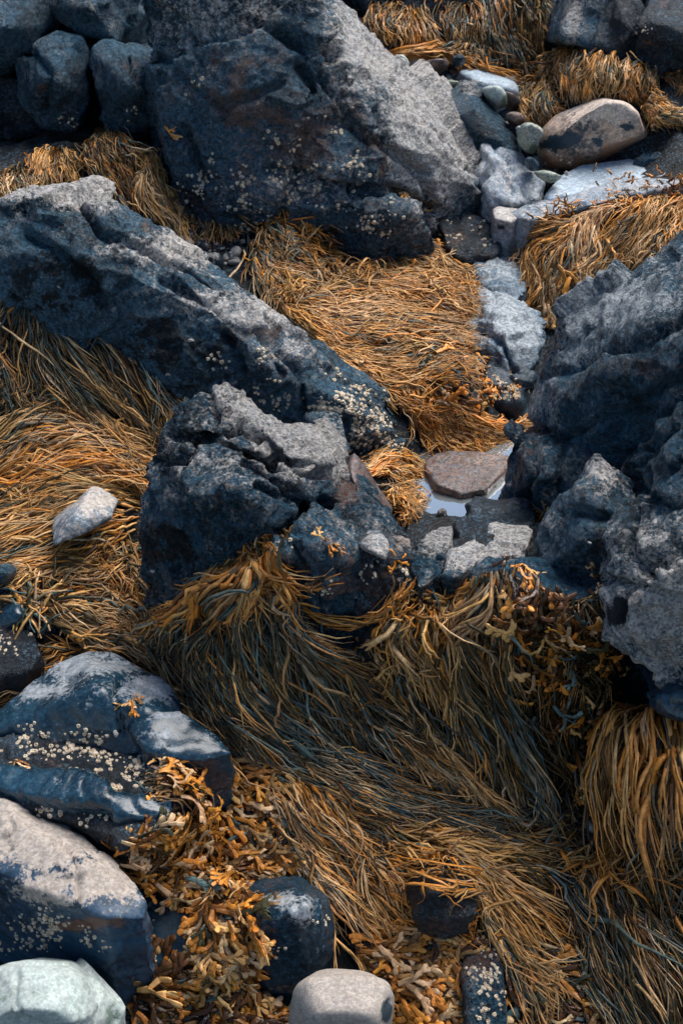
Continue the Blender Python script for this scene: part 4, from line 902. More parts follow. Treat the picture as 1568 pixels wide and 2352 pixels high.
# ---- top right
for lab, g, d, pl, kw in [
    ('bright brown weed clump at the top edge behind the egg shaped pebble', [[(880, -60), (860, 20), (850, 70), (870, 120)], [(930, -60), (925, 20), (930, 80), (940, 130)], [(960, -60), (975, 20), (1000, 80), (1020, 120)]], 13000, 'far', {}),
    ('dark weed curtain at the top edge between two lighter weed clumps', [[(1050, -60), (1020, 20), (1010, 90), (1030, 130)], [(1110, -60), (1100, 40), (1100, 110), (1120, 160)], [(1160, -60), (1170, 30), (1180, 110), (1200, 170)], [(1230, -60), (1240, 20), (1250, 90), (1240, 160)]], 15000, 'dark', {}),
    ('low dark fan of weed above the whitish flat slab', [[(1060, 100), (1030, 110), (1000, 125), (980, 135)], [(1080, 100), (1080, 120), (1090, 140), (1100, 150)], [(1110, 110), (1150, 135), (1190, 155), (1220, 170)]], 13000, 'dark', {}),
    ('big rounded mound of tan tipped weed below the top right boulder', [[(1290, 120), (1240, 150), (1215, 190), (1205, 230)], [(1310, 95), (1280, 140), (1270, 190), (1265, 245)], [(1350, 92), (1340, 140), (1330, 190), (1325, 245)], [(1385, 100), (1390, 140), (1395, 185), (1400, 235)], [(1400, 105), (1425, 130), (1430, 170), (1440, 200)]], 17000, 'tan', {}),
    ('pointed small weed clump just left of the rounded mound above the peach boulder', [[(1238, 178), (1205, 215), (1190, 250), (1195, 275)], [(1245, 175), (1240, 220), (1240, 260), (1245, 290)], [(1255, 178), (1275, 215), (1290, 240), (1305, 262)]], 19000, 'tan', {}),
    ('pointed dull weed clump right of the rounded mound', [[(1450, 115), (1425, 160), (1415, 205), (1410, 240)], [(1458, 112), (1460, 170), (1465, 220), (1470, 260)], [(1465, 118), (1490, 160), (1500, 200), (1510, 240)]], 15000, 'far', {}),
    ('dull weed clump cut by the upper right picture edge', [[(1540, 90), (1520, 130), (1510, 170), (1520, 210)], [(1568, 80), (1568, 140), (1568, 200), (1568, 240)], [(1610, 90), (1620, 140), (1630, 200), (1640, 230)]], 14000, 'far', {}),
    ('low brown weed strands sweeping right behind the peach boulder', [[(1470, 200), (1510, 235), (1550, 255), (1620, 265)], [(1465, 225), (1500, 260), (1540, 285), (1610, 290)], [(1480, 262), (1500, 285), (1530, 300), (1600, 305)]], 14000, 'tan', {}),
    ('loose orange weed lying over the cobbles at the back', [[(880, 122), (930, 125), (1000, 118), (1060, 128)], [(900, 128), (960, 138), (1030, 145), (1090, 175)], [(1030, 120), (1070, 135), (1130, 170), (1200, 190)]], 8000, 'orange', {}),
    ('dim weed strands in the dip left of the rounded mound', [[(1150, 165), (1180, 185), (1200, 205), (1210, 225)], [(1180, 150), (1200, 175), (1215, 200), (1225, 220)], [(1215, 140), (1225, 165), (1235, 180), (1240, 200)]], 13000, 'dark', {})]:
    weed(lab, strands(Patch(g, G, miss=.45), d * .75, .17, .04, .0056, pl, wander=.05, blad=.2, s0=(-.05, .55), edge=-.03, orange_tip=.35, spread=.7, curl=.8, **kw))
p = Patch([[(840, 1055), (880, 1045), (930, 1055), (980, 1095)], [(840, 1085), (880, 1085), (930, 1100), (980, 1130)], [(860, 1120), (890, 1130), (920, 1145), (955, 1160)], [(880, 1155), (900, 1165), (920, 1180), (935, 1200)]], G)
weed('small mound of tan weed at the left shore of the puddle', strands(p, 17000, .11, .022, .0042, 'field', wander=.12, blad=.25, s0=(-.03, .8)))
# ---- right middle
p = Patch([[(1320, 505), (1265, 535), (1220, 570), (1200, 620)], [(1340, 500), (1300, 550), (1260, 600), (1240, 680)], [(1350, 500), (1345, 550), (1330, 600), (1290, 700)], [(1380, 505), (1390, 550), (1390, 600), (1370, 650)]], G)
weed('brown and gold weed hanging below the ledge left of the big right boulder', [strands(p, 16500, .15, .035, .0046, 'tan', wander=.12, blad=.25, s0=(-.03, .75)), tuft(1305, 500, .03, 100, ('ground', 'S2'), length=.03, pal='leaf')])
p = Patch([[(1420, 470), (1365, 520), (1350, 580), (1340, 650)], [(1470, 462), (1445, 510), (1420, 570), (1400, 640)], [(1530, 450), (1520, 500), (1500, 550), (1480, 610)], [(1600, 445), (1600, 490), (1590, 530), (1580, 580)]], ('ground', 'S2'))
weed('pale golden and grey weed draped over the ledge at the upper right edge', [strands(p, 17500, .14, .035, .0046, 'field', wander=.1, blad=.2, s0=(-.03, .75)), tuft(1440, 470, .04, 100, ('ground', 'S2'), length=.025), tuft(1540, 450, .05, 120, ('ground', 'S2'), length=.025)])
p = Patch([[(1250, 630), (1235, 660), (1240, 700), (1260, 720)], [(1290, 620), (1290, 660), (1280, 700), (1270, 730)], [(1320, 640), (1320, 670), (1310, 690), (1290, 720)]], G)
weed('small leafy gold weed cluster at the upper left shoulder of the big right boulder', fronds(p, 70, .9, .3, 'leaf', .05, width=.008), mat='frond', name='leafy_seaweed')
# ---- left side
p = Patch([[(0, 625), (-20, 720), (-20, 800), (0, 900)], [(50, 640), (50, 740), (70, 840), (110, 930)], [(120, 690), (140, 790), (190, 880), (270, 970)], [(180, 735), (230, 820), (290, 920), (350, 1010)], [(250, 780), (310, 850), (360, 920), (400, 975)], [(310, 815), (360, 860), (400, 910), (440, 950)]], ('ground',), nu=26)
weed('deep curtain of olive weed hanging under the long slab at the left', [strands(p, 12500, .17, .045, .0042, 'olive', wander=.1, blad=.15, s0=(-.04, .85), orange_tip=.28)])  # shade below the slab is put into the darker strand colours
for x, y in ((20, 650), (60, 675), (200, 750), (370, 860)): pass
p = Patch([[(-40, 1000), (60, 940), (160, 925), (260, 990), (350, 1060)], [(-40, 1060), (60, 1000), (180, 985), (280, 1030), (350, 1080)], [(-40, 1120), (80, 1075), (190, 1050), (290, 1075), (345, 1110)], [(-40, 1200), (50, 1150), (150, 1110), (260, 1100), (340, 1130)]][::-1], G, nu=24)
weed('arched orange and grey weed mound at the left edge beside the central boulder', strands(p, 15500, .17, .03, .0042, 'field', wander=.12, blad=.25, s0=(-.04, .85)))
p = Patch([[(340, 1140), (200, 1130), (90, 1180), (-40, 1240)], [(330, 1170), (240, 1170), (130, 1220), (-40, 1290)], [(330, 1200), (260, 1230), (150, 1270), (20, 1310)], [(310, 1240), (250, 1280), (180, 1300), (60, 1330)]], G, nu=22)
weed('strands of brown weed raked around the pointed pale stone', strands(p, 14500, .17, .022, .0044, 'tan', wander=.1, blad=.25, s0=(-.04, .85)))
p = Patch([[(60, 1350), (150, 1320), (240, 1320), (330, 1300)], [(80, 1380), (170, 1370), (270, 1370), (370, 1400)], [(90, 1400), (200, 1420), (300, 1440), (400, 1480)], [(110, 1420), (200, 1465), (320, 1480), (430, 1540)], [(150, 1440), (220, 1500), (340, 1510), (450, 1590)]], G, nu=22)
weed('wide pink brown weed straps spreading right from the orange star at the left', [strands(p, 13500, .16, .03, .0052, 'tan', wander=.12, blad=.2, s0=(-.04, .85), curl=1.4)])
weed('spiky orange brown tuft of weed where the pink brown straps start near the left edge', tuft(85, 1385, .02, 90, G, h=.02, length=.06, w=.0055, pal='tan', sprd=1.1))
p = Patch([[(270, 1230), (270, 1290), (290, 1350), (330, 1420)], [(300, 1250), (320, 1310), (350, 1380), (400, 1450)], [(330, 1270), (345, 1320), (370, 1380), (410, 1430)]], G)
weed('wavy dark brown weed lock falling along the left foot of the central boulder', strands(p, 15000, .14, .035, .0048, 'mixed', wander=.12, blad=.1, curl=2))
p = Patch([[(190, 1480), (110, 1500), (40, 1550), (-30, 1610)], [(190, 1500), (130, 1530), (70, 1570), (0, 1620)], [(210, 1520), (160, 1550), (120, 1590), (90, 1620)]], G)
weed('weed strands combed down left towards the smooth wet blue boulder', strands(p, 15000, .13, .02, .0042, 'mixed', wander=.1, blad=.2))
# ---- centre
on = ('ground',)
p = Patch([[(500, 1300), (430, 1370), (400, 1440), (400, 1520), (440, 1600)], [(560, 1280), (500, 1360), (470, 1450), (480, 1560), (560, 1680)], [(600, 1270), (580, 1370), (570, 1480), (620, 1620), (720, 1720)], [(635, 1285), (655, 1370), (695, 1475), (760, 1600), (850, 1720)], [(655, 1320), (700, 1400), (770, 1490), (860, 1590), (960, 1690)]], ('ground', 'D'), nu=26, ns=28)
weed('great mane of weed hanging from the orange crown in front of the central boulder', [strands(p, 16500, .19, .045, .0044, 'mane', wander=.09, blad=.15, s0=(-.02, .82), orange_tip=.15)],
     kids=[('orange_crown', join([tuft(600, 1262, .025, 160, ('ground', 'D'), length=.04, w=.005), strands(Patch([[(510, 1300), (450, 1345), (415, 1390), (400, 1450)], [(570, 1275), (520, 1320), (480, 1390), (470, 1470)], [(600, 1265), (590, 1320), (580, 1380), (580, 1450)], [(620, 1255), (665, 1310), (700, 1360), (730, 1410)]], ('ground', 'D')), 9500, .13, .055, .0066, 'orange', wander=.1, blad=.1, s0=(-.02, .3))]), 'weed')])
p = Patch([[(400, 1500), (430, 1600), (500, 1700), (600, 1760), (700, 1800), (850, 1880)], [(450, 1540), (520, 1640), (620, 1730), (740, 1790), (860, 1850), (1000, 1900)], [(520, 1580), (620, 1680), (720, 1740), (830, 1800), (960, 1850), (1100, 1890)], [(600, 1620), (700, 1700), (800, 1750), (920, 1800), (1050, 1850), (1230, 1890)]], on, nu=22, ns=30)
weed('dark grey green river of fine weed running diagonally through the lower middle', strands(p, 19500, .18, .03, .0036, 'grey', wander=.09, blad=.12, s0=(-.02, .9), orange_tip=.16))
p = Patch([[(420, 1560), (440, 1620), (500, 1700), (540, 1760)], [(380, 1540), (420, 1620), (450, 1680), (500, 1740)]], on)
weed('tan weed fringe spilling over the low blue rock in the lower left', strands(p, 15000, .11, .05, .0045, 'tan', wander=.14, blad=.15))
p = Patch([[(710, 1420), (740, 1500), (800, 1580), (880, 1680), (960, 1760)], [(770, 1450), (820, 1530), (880, 1610), (950, 1700), (1030, 1790)], [(830, 1460), (880, 1540), (930, 1610), (990, 1700), (1080, 1800)], [(900, 1470), (930, 1550), (970, 1640), (1030, 1730), (1130, 1850)]], on, nu=20, ns=26)
weed('brown and gold weed flowing down between the mane and the right curtain', strands(p, 15000, .16, .03, .0042, 'tan', wander=.1, blad=.2, s0=(-.02, .85)))
p = Patch([[(690, 1385), (740, 1415), (830, 1418), (900, 1385), (920, 1350)], [(680, 1370), (740, 1430), (830, 1430), (900, 1400), (930, 1360)]], ('ground', 'D', 'D3'))
weed('orange rope of weed looped between the central boulder and the right curtain', strands(p, 6000, .26, .012, .005, 'orange', wander=.03, blad=0, s0=(-.02, .35), over=False))
p = Patch([[(780, 1440), (770, 1490), (780, 1530), (800, 1560)], [(830, 1420), (830, 1480), (850, 1530), (870, 1580)], [(870, 1430), (900, 1470), (920, 1520), (940, 1560)]], on)
weed('wide strapped pale brown weed clump under the orange rope', [strands(p, 5200, .10, .03, .0075, 'tan', wander=.1, blad=.1, curl=1.2), fronds(p, 30, .8, .1, 'brown', .03, width=.009, s0=(0, .5))])
# ---- right curtain
on = ('ground', 'E5')
p = Patch([[(955, 1375), (930, 1430), (930, 1500), (960, 1600), (1000, 1700)], [(1010, 1362), (990, 1430), (1000, 1520), (1040, 1640), (1090, 1760)], [(1080, 1345), (1070, 1425), (1080, 1540), (1120, 1680), (1170, 1820)], [(1150, 1330), (1150, 1420), (1160, 1540), (1200, 1700), (1240, 1850)]], on, nu=22, ns=28)
weed('long brown weed curtain hanging from the granite bench', [strands(p, 8500, .18, .05, .0046, 'olive', wander=.1, blad=.2, s0=(-.03, .85), orange_tip=.28), strands(p, 5500, .15, .07, .0062, 'tan', wander=.12, blad=.1, s0=(-.03, .12), orange_tip=.3)],
     kids=[('root_tuft', join([tuft(980, 1380, .03, 60, ('ground', 'E3', 'E5'), length=.035), tuft(1080, 1350, .03, 60, ('ground', 'E5', 'E2', 'E1'), length=.035)]), 'weed')])
p = Patch([[(1180, 1330), (1170, 1420), (1150, 1520), (1170, 1650)], [(1250, 1350), (1240, 1430), (1230, 1530), (1230, 1680)], [(1330, 1360), (1320, 1430), (1310, 1530), (1290, 1700)], [(1400, 1380), (1390, 1450), (1380, 1550), (1350, 1650)]], on, nu=20, ns=24)
pu = Patch([[(1170, 1300), (1170, 1350), (1170, 1400), (1150, 1470)], [(1260, 1340), (1260, 1390), (1270, 1440), (1260, 1500)], [(1350, 1400), (1340, 1450), (1340, 1500), (1330, 1560)]], ('ground', 'E5', 'E1'))
weed('dark leafy bladder weed hanging in the shade under the black blue ledge', [strands(p, 4500, .14, .03, .004, 'dark', wander=.12, blad=.4, s0=(-.03, .85)), fronds(p, 230, .75, .6, 'shade', .04, width=.008)],  # dark and shade palettes put the ledge's shadow into the colour
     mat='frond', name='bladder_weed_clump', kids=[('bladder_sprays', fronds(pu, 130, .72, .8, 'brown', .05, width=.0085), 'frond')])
p = Patch([[(1170, 1650), (1180, 1720), (1200, 1800), (1240, 1880)], [(1250, 1640), (1260, 1720), (1270, 1800), (1290, 1880)], [(1340, 1600), (1330, 1700), (1330, 1780), (1330, 1850)]], ('ground',))
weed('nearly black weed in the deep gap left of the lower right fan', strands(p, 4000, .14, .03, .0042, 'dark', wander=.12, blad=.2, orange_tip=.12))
p = Patch([[(1500, 1632), (1470, 1690), (1440, 1770), (1420, 1870), (1420, 1980)], [(1510, 1622), (1490, 1700), (1475, 1790), (1465, 1890), (1475, 2020)], [(1530, 1622), (1535, 1710), (1530, 1820), (1530, 1930), (1540, 2050)], [(1550, 1632), (1590, 1720), (1620, 1830), (1640, 1950), (1650, 2060)]], G, nu=20, ns=26, miss=.1)
weed('golden forked fan of weed at the lower right edge', [strands(p, 6000, .16, .045, .0046, 'dark', wander=.14, blad=.2, s0=(-.03, .75), orange_tip=.3, curl=1.4), strands(p, 2900, .22, .075, .0068, 'orange', wander=.05, blad=.1, s0=(-.03, .2), fork=1.0, curl=.7)])
p = Patch([[(1330, 1640), (1350, 1700), (1360, 1760), (1350, 1830)], [(1400, 1600), (1400, 1660), (1410, 1700), (1400, 1760)], [(1470, 1600), (1460, 1640), (1440, 1690), (1430, 1720)]], G)
weed('bladder weed sprays under the tall grey pink boulder', fronds(p, 150, .75, .75, 'brown', .05, width=.0085), mat='frond', name='bladder_weed_clump')
# ---- lower field
p = Patch([[(640, 1740), (740, 1800), (820, 1870), (930, 1920), (1050, 1960)], [(580, 1760), (690, 1830), (770, 1900), (860, 1980), (960, 2060)], [(540, 1790), (640, 1850), (720, 1930), (790, 2020), (890, 2110)], [(560, 1850), (640, 1900), (700, 1970), (760, 2060), (830, 2170)]], G, nu=22, ns=28)
weed('bright orange and cream weed field sweeping down right from the leafy heap', [strands(p, 15500, .16, .035, .0044, 'field', wander=.09, blad=.3, s0=(-.02, .85))])
p = Patch([[(900, 1900), (1010, 1890), (1130, 1900), (1250, 1890)], [(900, 1930), (1020, 1930), (1150, 1960), (1290, 2000)], [(950, 1950), (1060, 1980), (1170, 2050), (1290, 2120)], [(1000, 1960), (1080, 2040), (1160, 2110), (1280, 2200)], [(1040, 2000), (1090, 2080), (1150, 2180), (1240, 2280)]], G, nu=24, ns=28)
weed('brown weed fan spreading right around the black rock in the lower field', strands(p, 15500, .17, .035, .0044, 'mixed', wander=.1, blad=.3, s0=(-.02, .85), orange_tip=.5))
p = Patch([[(1000, 1965), (985, 1985), (975, 2010), (970, 2040)], [(1040, 1975), (1050, 2000), (1060, 2030), (1070, 2060)]], ('ground', 'O'))
weed('few loose strands lying over the black rock in the lower field', strands(p, 4000, .07, .02, .005, 'orange', wander=.2, blad=0))
p = Patch([[(1230, 1960), (1270, 2060), (1330, 2160), (1380, 2260), (1430, 2400)], [(1290, 1960), (1330, 2060), (1390, 2160), (1440, 2260), (1490, 2400)], [(1350, 1960), (1390, 2060), (1440, 2160), (1490, 2260), (1530, 2400)], [(1400, 1940), (1450, 2040), (1500, 2140), (1550, 2250), (1580, 2400)], [(1470, 1990), (1530, 2060), (1580, 2160), (1620, 2250), (1660, 2400)]], G, nu=24, ns=28)
weed('dark green brown weed mass filling the lower right corner', strands(p, 10500, .19, .045, .0044, 'dark', wander=.11, blad=.2, s0=(-.03, .9), orange_tip=.15))  # shade of the overhanging boulder is put into these dark strand colours
p = Patch([[(1380, 1930), (1350, 1990), (1340, 2060), (1350, 2120)], [(1400, 1930), (1390, 2000), (1380, 2070), (1390, 2130)], [(1420, 1930), (1430, 2000), (1440, 2060), (1450, 2120)]], G)
weed('tan forked weed spray below the small glossy black rock', strands(p, 5500, .14, .05, .0055, 'orange', wander=.14, blad=.1, s0=(-.03, .3)))
p = Patch([[(820, 2110), (900, 2130), (1000, 2110), (1080, 2140)], [(860, 2150), (940, 2140), (1040, 2150), (1120, 2180)]], ('ground', 'O2'))
weed('thin orange weed stems crossing in front of the black rock', strands(p, 5000, .13, .02, .005, 'orange', wander=.2, blad=.1, curl=2))
# ---- leafy heaps
p = Patch([[(330, 1790), (440, 1760), (560, 1750), (680, 1790)], [(380, 1830), (470, 1810), (580, 1810), (700, 1840)], [(400, 1870), (480, 1870), (590, 1880), (700, 1910)], [(260, 1930), (400, 1930), (560, 1950), (690, 1960)], [(290, 2000), (400, 1990), (520, 2000), (640, 2010)], [(400, 2035), (440, 2040), (490, 2045), (540, 2025)]], ('ground', 'K', 'J3', 'N', 'N2', 'J4'), nu=26)
weed('big heap of leafy orange bladder weed beside the cream crusted slab', [fronds(p, 1900, .74, .45, 'leaf', .035, width=.0078, spread=.6)], mat='frond', name='leafy_seaweed',
     kids=[('under_strands', strands(p, 9000, .1, .015, .004, 'mixed', wander=.15, blad=.3), 'weed')])
p = Patch([[(455, 2030), (465, 2100), (475, 2160), (470, 2230), (475, 2300)], [(490, 2040), (500, 2110), (520, 2180), (530, 2250), (550, 2330)], [(540, 2040), (580, 2100), (600, 2150), (590, 2230), (600, 2300)]], ('ground', 'N', 'N2'))
weed('ragged column of orange leafy weed draped over the glossy square boulder', fronds(p, 520, .8, .2, 'leaf', .035, width=.008, spread=.6), mat='frond', name='leafy_seaweed')
p = Patch([[(310, 2240), (380, 2230), (440, 2235), (500, 2250)], [(310, 2280), (380, 2280), (450, 2280), (520, 2300)], [(300, 2320), (380, 2330), (480, 2340), (600, 2340)], [(300, 2380), (400, 2390), (500, 2400), (640, 2390)]], ('ground', 'N2'))
weed('leafy brown weed on the bottom edge between the white and the tan stones', fronds(p, 700, .85, .2, 'brown', .03, width=.008, spread=.8), mat='frond', name='leafy_seaweed')
p = Patch([[(800, 2150), (900, 2160), (1000, 2150), (1080, 2180)], [(830, 2220), (920, 2220), (1010, 2230), (1080, 2250)], [(900, 2290), (970, 2290), (1040, 2300), (1100, 2310)], [(900, 2360), (980, 2360), (1060, 2370), (1110, 2380)]], G)
weed('leafy weed with fat gold bladders beside the tan pebble', fronds(p, 800, .8, .7, 'leaf', .03, width=.0088, spread=.7), mat='frond', name='leafy_seaweed')
p = Patch([[(1130, 2180), (1200, 2200), (1280, 2230), (1350, 2260)], [(1130, 2260), (1220, 2270), (1300, 2290), (1400, 2320)], [(1130, 2340), (1240, 2350), (1330, 2360), (1450, 2380)], [(1130, 2390), (1240, 2400), (1330, 2410), (1450, 2430)]], G)
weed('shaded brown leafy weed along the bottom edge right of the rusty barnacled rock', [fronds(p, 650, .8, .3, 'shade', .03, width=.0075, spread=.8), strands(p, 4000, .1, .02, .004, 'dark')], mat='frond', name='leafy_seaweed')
# ---- small single sprigs
for i, (x, y, n, on_, sz, lb) in enumerate([
    (745, 1240, 9, ('D',), .8, 'orange leafy sprig high on the right face of the central boulder'),
    (748, 1320, 6, ('D',), .8, 'small orange sprig low on the right face of the central boulder'),
    (905, 1285, 16, ('D3', 'E3'), .8, 'bladder sprig on the black barnacled rock'),
    (330, 1175, 9, ('D', 'ground'), .9, 'orange sprig at the left edge of the central boulder'),
    (1030, 1250, 5, ('E3', 'E2'), 1.1, 'single upright tan sprig on the granite bench'),
    (1200, 1300, 16, ('E1', 'E5'), .8, 'gold bladder sprig at the corner of the square pinkish block'),
    (1360, 1300, 12, ('E5', 'F3', 'F4'), .8, 'bladder sprig against the tall grey pink boulder'),
    (1385, 1340, 8, ('F4', 'E5'), .8, 'small orange sprig hanging on the tall grey pink boulder'),
    (300, 1610, 12, ('J',), .8, 'orange leafy patch in the notch of the smooth wet blue boulder'),
    (380, 290, 6, ('A', 'B2'), .9, 'tiny gold sprig on the left flank of the huge boulder'),
    (930, 440, 14, ('A',), .8, 'orange sprig in the dark crack low on the huge boulder'),
    (990, 480, 8, ('A', 'T3'), .8, 'rust sprig under the right foot of the huge boulder'),
    (1010, 575, 22, ('A', 'ground', 'T3'), .9, 'orange leafy tuft under the blue lower lobe of the huge boulder'),
    (1250, 1045, 1, ('F',), .1, None),
    (1400, 1050, 5, ('F5', 'F3'), .6, 'two tiny gold leaves behind the pink topped steep rock'),
    (1440, 1505, 8, ('F4',), .7, 'tiny orange sprig under the chin of the tall grey pink boulder'),
    (40, 1752, 10, ('J3', 'J4'), .8, 'orange brown leaf scrap on the ridged rock strip'),
    (50, 1815, 7, ('K',), .8, 'orange leaf scrap on the back edge of the cream crusted slab'),
    (1250, 1175, 16, ('E4', 'F2'), .8, 'brown weed scraps lying on the wet ledge behind the bench'),
    (1440, 412, 5, ('S', 'S2'), .8, 'small orange tuft on the lip of the flat pale slab'),
    (1175, 885, 30, ('T',), .7, 'dark gold sprigs at the foot of the wet pale blue rock'),
    (330, 400, 12, ('ground', 'A'), .9, 'bladder strand hanging at the left foot of the huge boulder')]):
    if lb is None: continue
    r = 22 + n
    g = [[(x - r, y - r * .6), (x - r, y), (x - r, y + r * .6)], [(x, y - r * .6), (x, y), (x, y + r * .6)], [(x + r, y - r * .6), (x + r, y), (x + r, y + r * .6)]]
    weed(lb, fronds(Patch(g, on_, nu=5, ns=5, sm=1), n, .5 * sz, .4, 'leaf', .003, width=.0085, spread=1.5, s0=(.44, .56), u=(.44, .56)), mat='frond', name='seaweed_sprig')

# ---- loose shingle in the gaps
shV, shF, shC = [], [], []
ico = bmesh.new(); bmesh.ops.create_icosphere(ico, subdivisions=2, radius=1); icv = np.array([v.co[:] for v in ico.verts]); icf = np.array([[v.index for v in f.verts] for f in ico.faces]); ico.free()
for (x, y, rx, ry, n, s_) in [(1150, 520, 90, 60, 260, .010), (1130, 460, 60, 20, 90, .012), (1000, 180, 120, 60, 200, .016), (1120, 250, 90, 60, 160, .014), (1220, 400, 60, 30, 80, .012), (1140, 640, 60, 50, 120, .009), (480, 560, 90, 60, 160, .009),
                          (1040, 1150, 60, 40, 120, .006), (420, 2260, 200, 60, 120, .006), (740, 2290, 60, 50, 60, .007), (1350, 1950, 60, 60, 50, .006), (40, 1480, 60, 50, 60, .006), (1180, 1000, 60, 30, 60, .007)]:
    for _ in range(n):
        a, r = rng.uniform(0, 6.28), math.sqrt(rng.random()); h_, n_ = cast(('ground',), x + rx * r * math.cos(a), y + ry * r * math.sin(a))
        s1 = s_ * np.exp(rng.normal(-.35, .5)); q_ = Vector(rng.normal(0, 1, 3)).to_track_quat('Z', 'Y'); R_ = np.array(q_.to_matrix())
        v = (icv * (1 + .14 * perlin(icv * 1.3 + rng.uniform(0, 90)))[:, None] * s1 * rng.uniform([.7, .6, .4], [1.2, 1, .8])) @ R_.T + np.array(h_) + np.array([0, 0, s1 * .2])
        shF.append(icf + len(shV) * len(icv)); shV.append(v)
        shC.append(np.tile([[rng.random() ** 2 * .9, rng.random() * .8, rng.random() * .8]], (len(icv), 1)))
o = mesh_from('shingle', np.vstack(shV), np.vstack(shF), M['shingle'], col=np.vstack(shC)); tag(o, 'small mixed shingle lying in the gaps between the rocks', 'shingle', kind='stuff')

# ================================================================ barnacles and shells
def barn_proto(ns=7):
    prof = [(1.0, 0), (.86, .42), (.62, .72), (.42, .70), (.30, .35), (.02, .3)]
    V, Fc = [], []
    for k, (r, z) in enumerate(prof):
        for j in range(ns):
            a = 2 * math.pi * j / ns; rr = r * (1 + (.12 if j % 2 else -.06) * (k < 4)); V.append((rr * math.cos(a), rr * math.sin(a), z))
    for k in range(len(prof) - 1):
        for j in range(ns): Fc.append((k * ns + j, k * ns + (j + 1) % ns, (k + 1) * ns + (j + 1) % ns, (k + 1) * ns + j))
    return np.array(V), np.array(Fc)


BV, BF = barn_proto()
bme = bpy.data.meshes.new('barnacle'); bme.from_pydata(BV.tolist(), [], BF.tolist()); bme.materials.append(M['barnacle']); bme.update()


def barnacles(key, blobs, size=.0038, big=.7):
    """blobs: (px, py, rx, ry, n). The first hundred are parts of their own, the rest one part."""
    pts = []
    for (x, y, rx, ry, n) in blobs:
        cl = max(1, n // 7); cx = x + rng.uniform(-1, 1, cl) * rx; cy = y + rng.uniform(-1, 1, cl) * ry
        k = rng.integers(0, cl, n)
        for a, b in zip(cx[k] + rng.normal(0, 12, n), cy[k] + rng.normal(0, 9, n)):
            d = ray(a, b); d /= np.linalg.norm(d); r = BVHS[key].ray_cast(Vector(CAM), Vector(d))
            if r[0] is not None: pts.append((np.array(r[0]), np.array(r[1])))
    if not pts: return
    o = ROCKS[key]; loc = np.array(o.location); rest = []
    for i, (p_, n_) in enumerate(pts):
        s = size * big * rng.uniform(.4, 1.5); 
        q_ = Vector(n_).to_track_quat('Z', 'Y')
        if i < 100:
            c_ = bpy.data.objects.new('barnacle', bme); COL.objects.link(c_); c_.parent = o
            c_.location = p_ - loc - n_ * .0006; c_.rotation_euler = q_.to_euler(); c_.scale = (s, s, s * rng.uniform(.7, 1.2))
        else:
            R = np.array(q_.to_matrix()); rest.append((BV * s) @ R.T + p_ - loc - n_ * .0006)
    if rest:
        m = len(rest); V = np.vstack(rest); Fc = (BF[None] + np.arange(m)[:, None, None] * len(BV)).reshape(-1, 4)
        c_ = mesh_from('barnacle_crust', V, Fc, M['barnacle'], smooth=False, parent=o); c_['kind'] = 'stuff'


barnacles('C', [(830, 930, 90, 45, 230), (860, 990, 60, 45, 190), (720, 900, 60, 50, 40), (640, 860, 60, 50, 30), (650, 915, 40, 15, 25), (560, 800, 60, 60, 12)], .0042)
barnacles('J3', [(130, 1690, 90, 16, 40), (60, 1720, 50, 20, 25), (200, 1725, 90, 20, 90), (320, 1760, 70, 16, 50), (300, 1790, 60, 20, 50), (180, 1790, 60, 22, 30), (240, 1870, 50, 30, 60), (150, 1850, 50, 20, 30)], .0042)
barnacles('J', [(150, 1690, 110, 10, 40), (60, 1680, 40, 10, 10), (400, 1690, 30, 8, 12)], .0038)
barnacles('K', [(60, 2140, 60, 40, 90), (130, 2130, 40, 30, 60), (230, 2160, 60, 30, 15), (160, 2180, 90, 20, 12)], .0036)
barnacles('A', [(560, 430, 120, 60, 70), (640, 380, 100, 40, 40), (760, 420, 120, 60, 60), (450, 440, 60, 50, 40), (720, 320, 120, 60, 30), (880, 480, 60, 60, 50), (430, 220, 40, 40, 12), (600, 500, 90, 30, 50)], .0042)
barnacles('T', [(1160, 880, 35, 40, 60)], .004)
barnacles('T3', [(1080, 530, 60, 40, 60)], .004)
barnacles('O2', [(1110, 2180, 30, 60, 60), (1130, 2290, 30, 60, 70), (1100, 2120, 30, 10, 15)], .0034)
barnacles('P4', [(30, 1480, 50, 30, 60)], .0036)
barnacles('D3', [(870, 1340, 50, 30, 20), (930, 1330, 15, 50, 20)], .0035)
barnacles('F2', [(1180, 1170, 60, 12, 20)], .0038)
barnacles('N2', [(350, 2190, 40, 30, 30), (330, 2110, 10, 40, 8)], .0034)
barnacles('N', [(745, 2150, 10, 40, 10), (640, 2160, 60, 40, 8)], .003)
barnacles('D', [(780, 1370, 60, 20, 12), (620, 1240, 80, 20, 10)], .0034)
barnacles('B2', [(330, 260, 50, 40, 25)], .0036)
barnacles('B1', [(150, 260, 40, 40, 12)], .0036)
barnacles('G2', [(1440, 80, 40, 60, 10)], .004)
barnacles('Q13', [(1300, 360, 60, 12, 14), (1270, 330, 30, 20, 8)], .004)


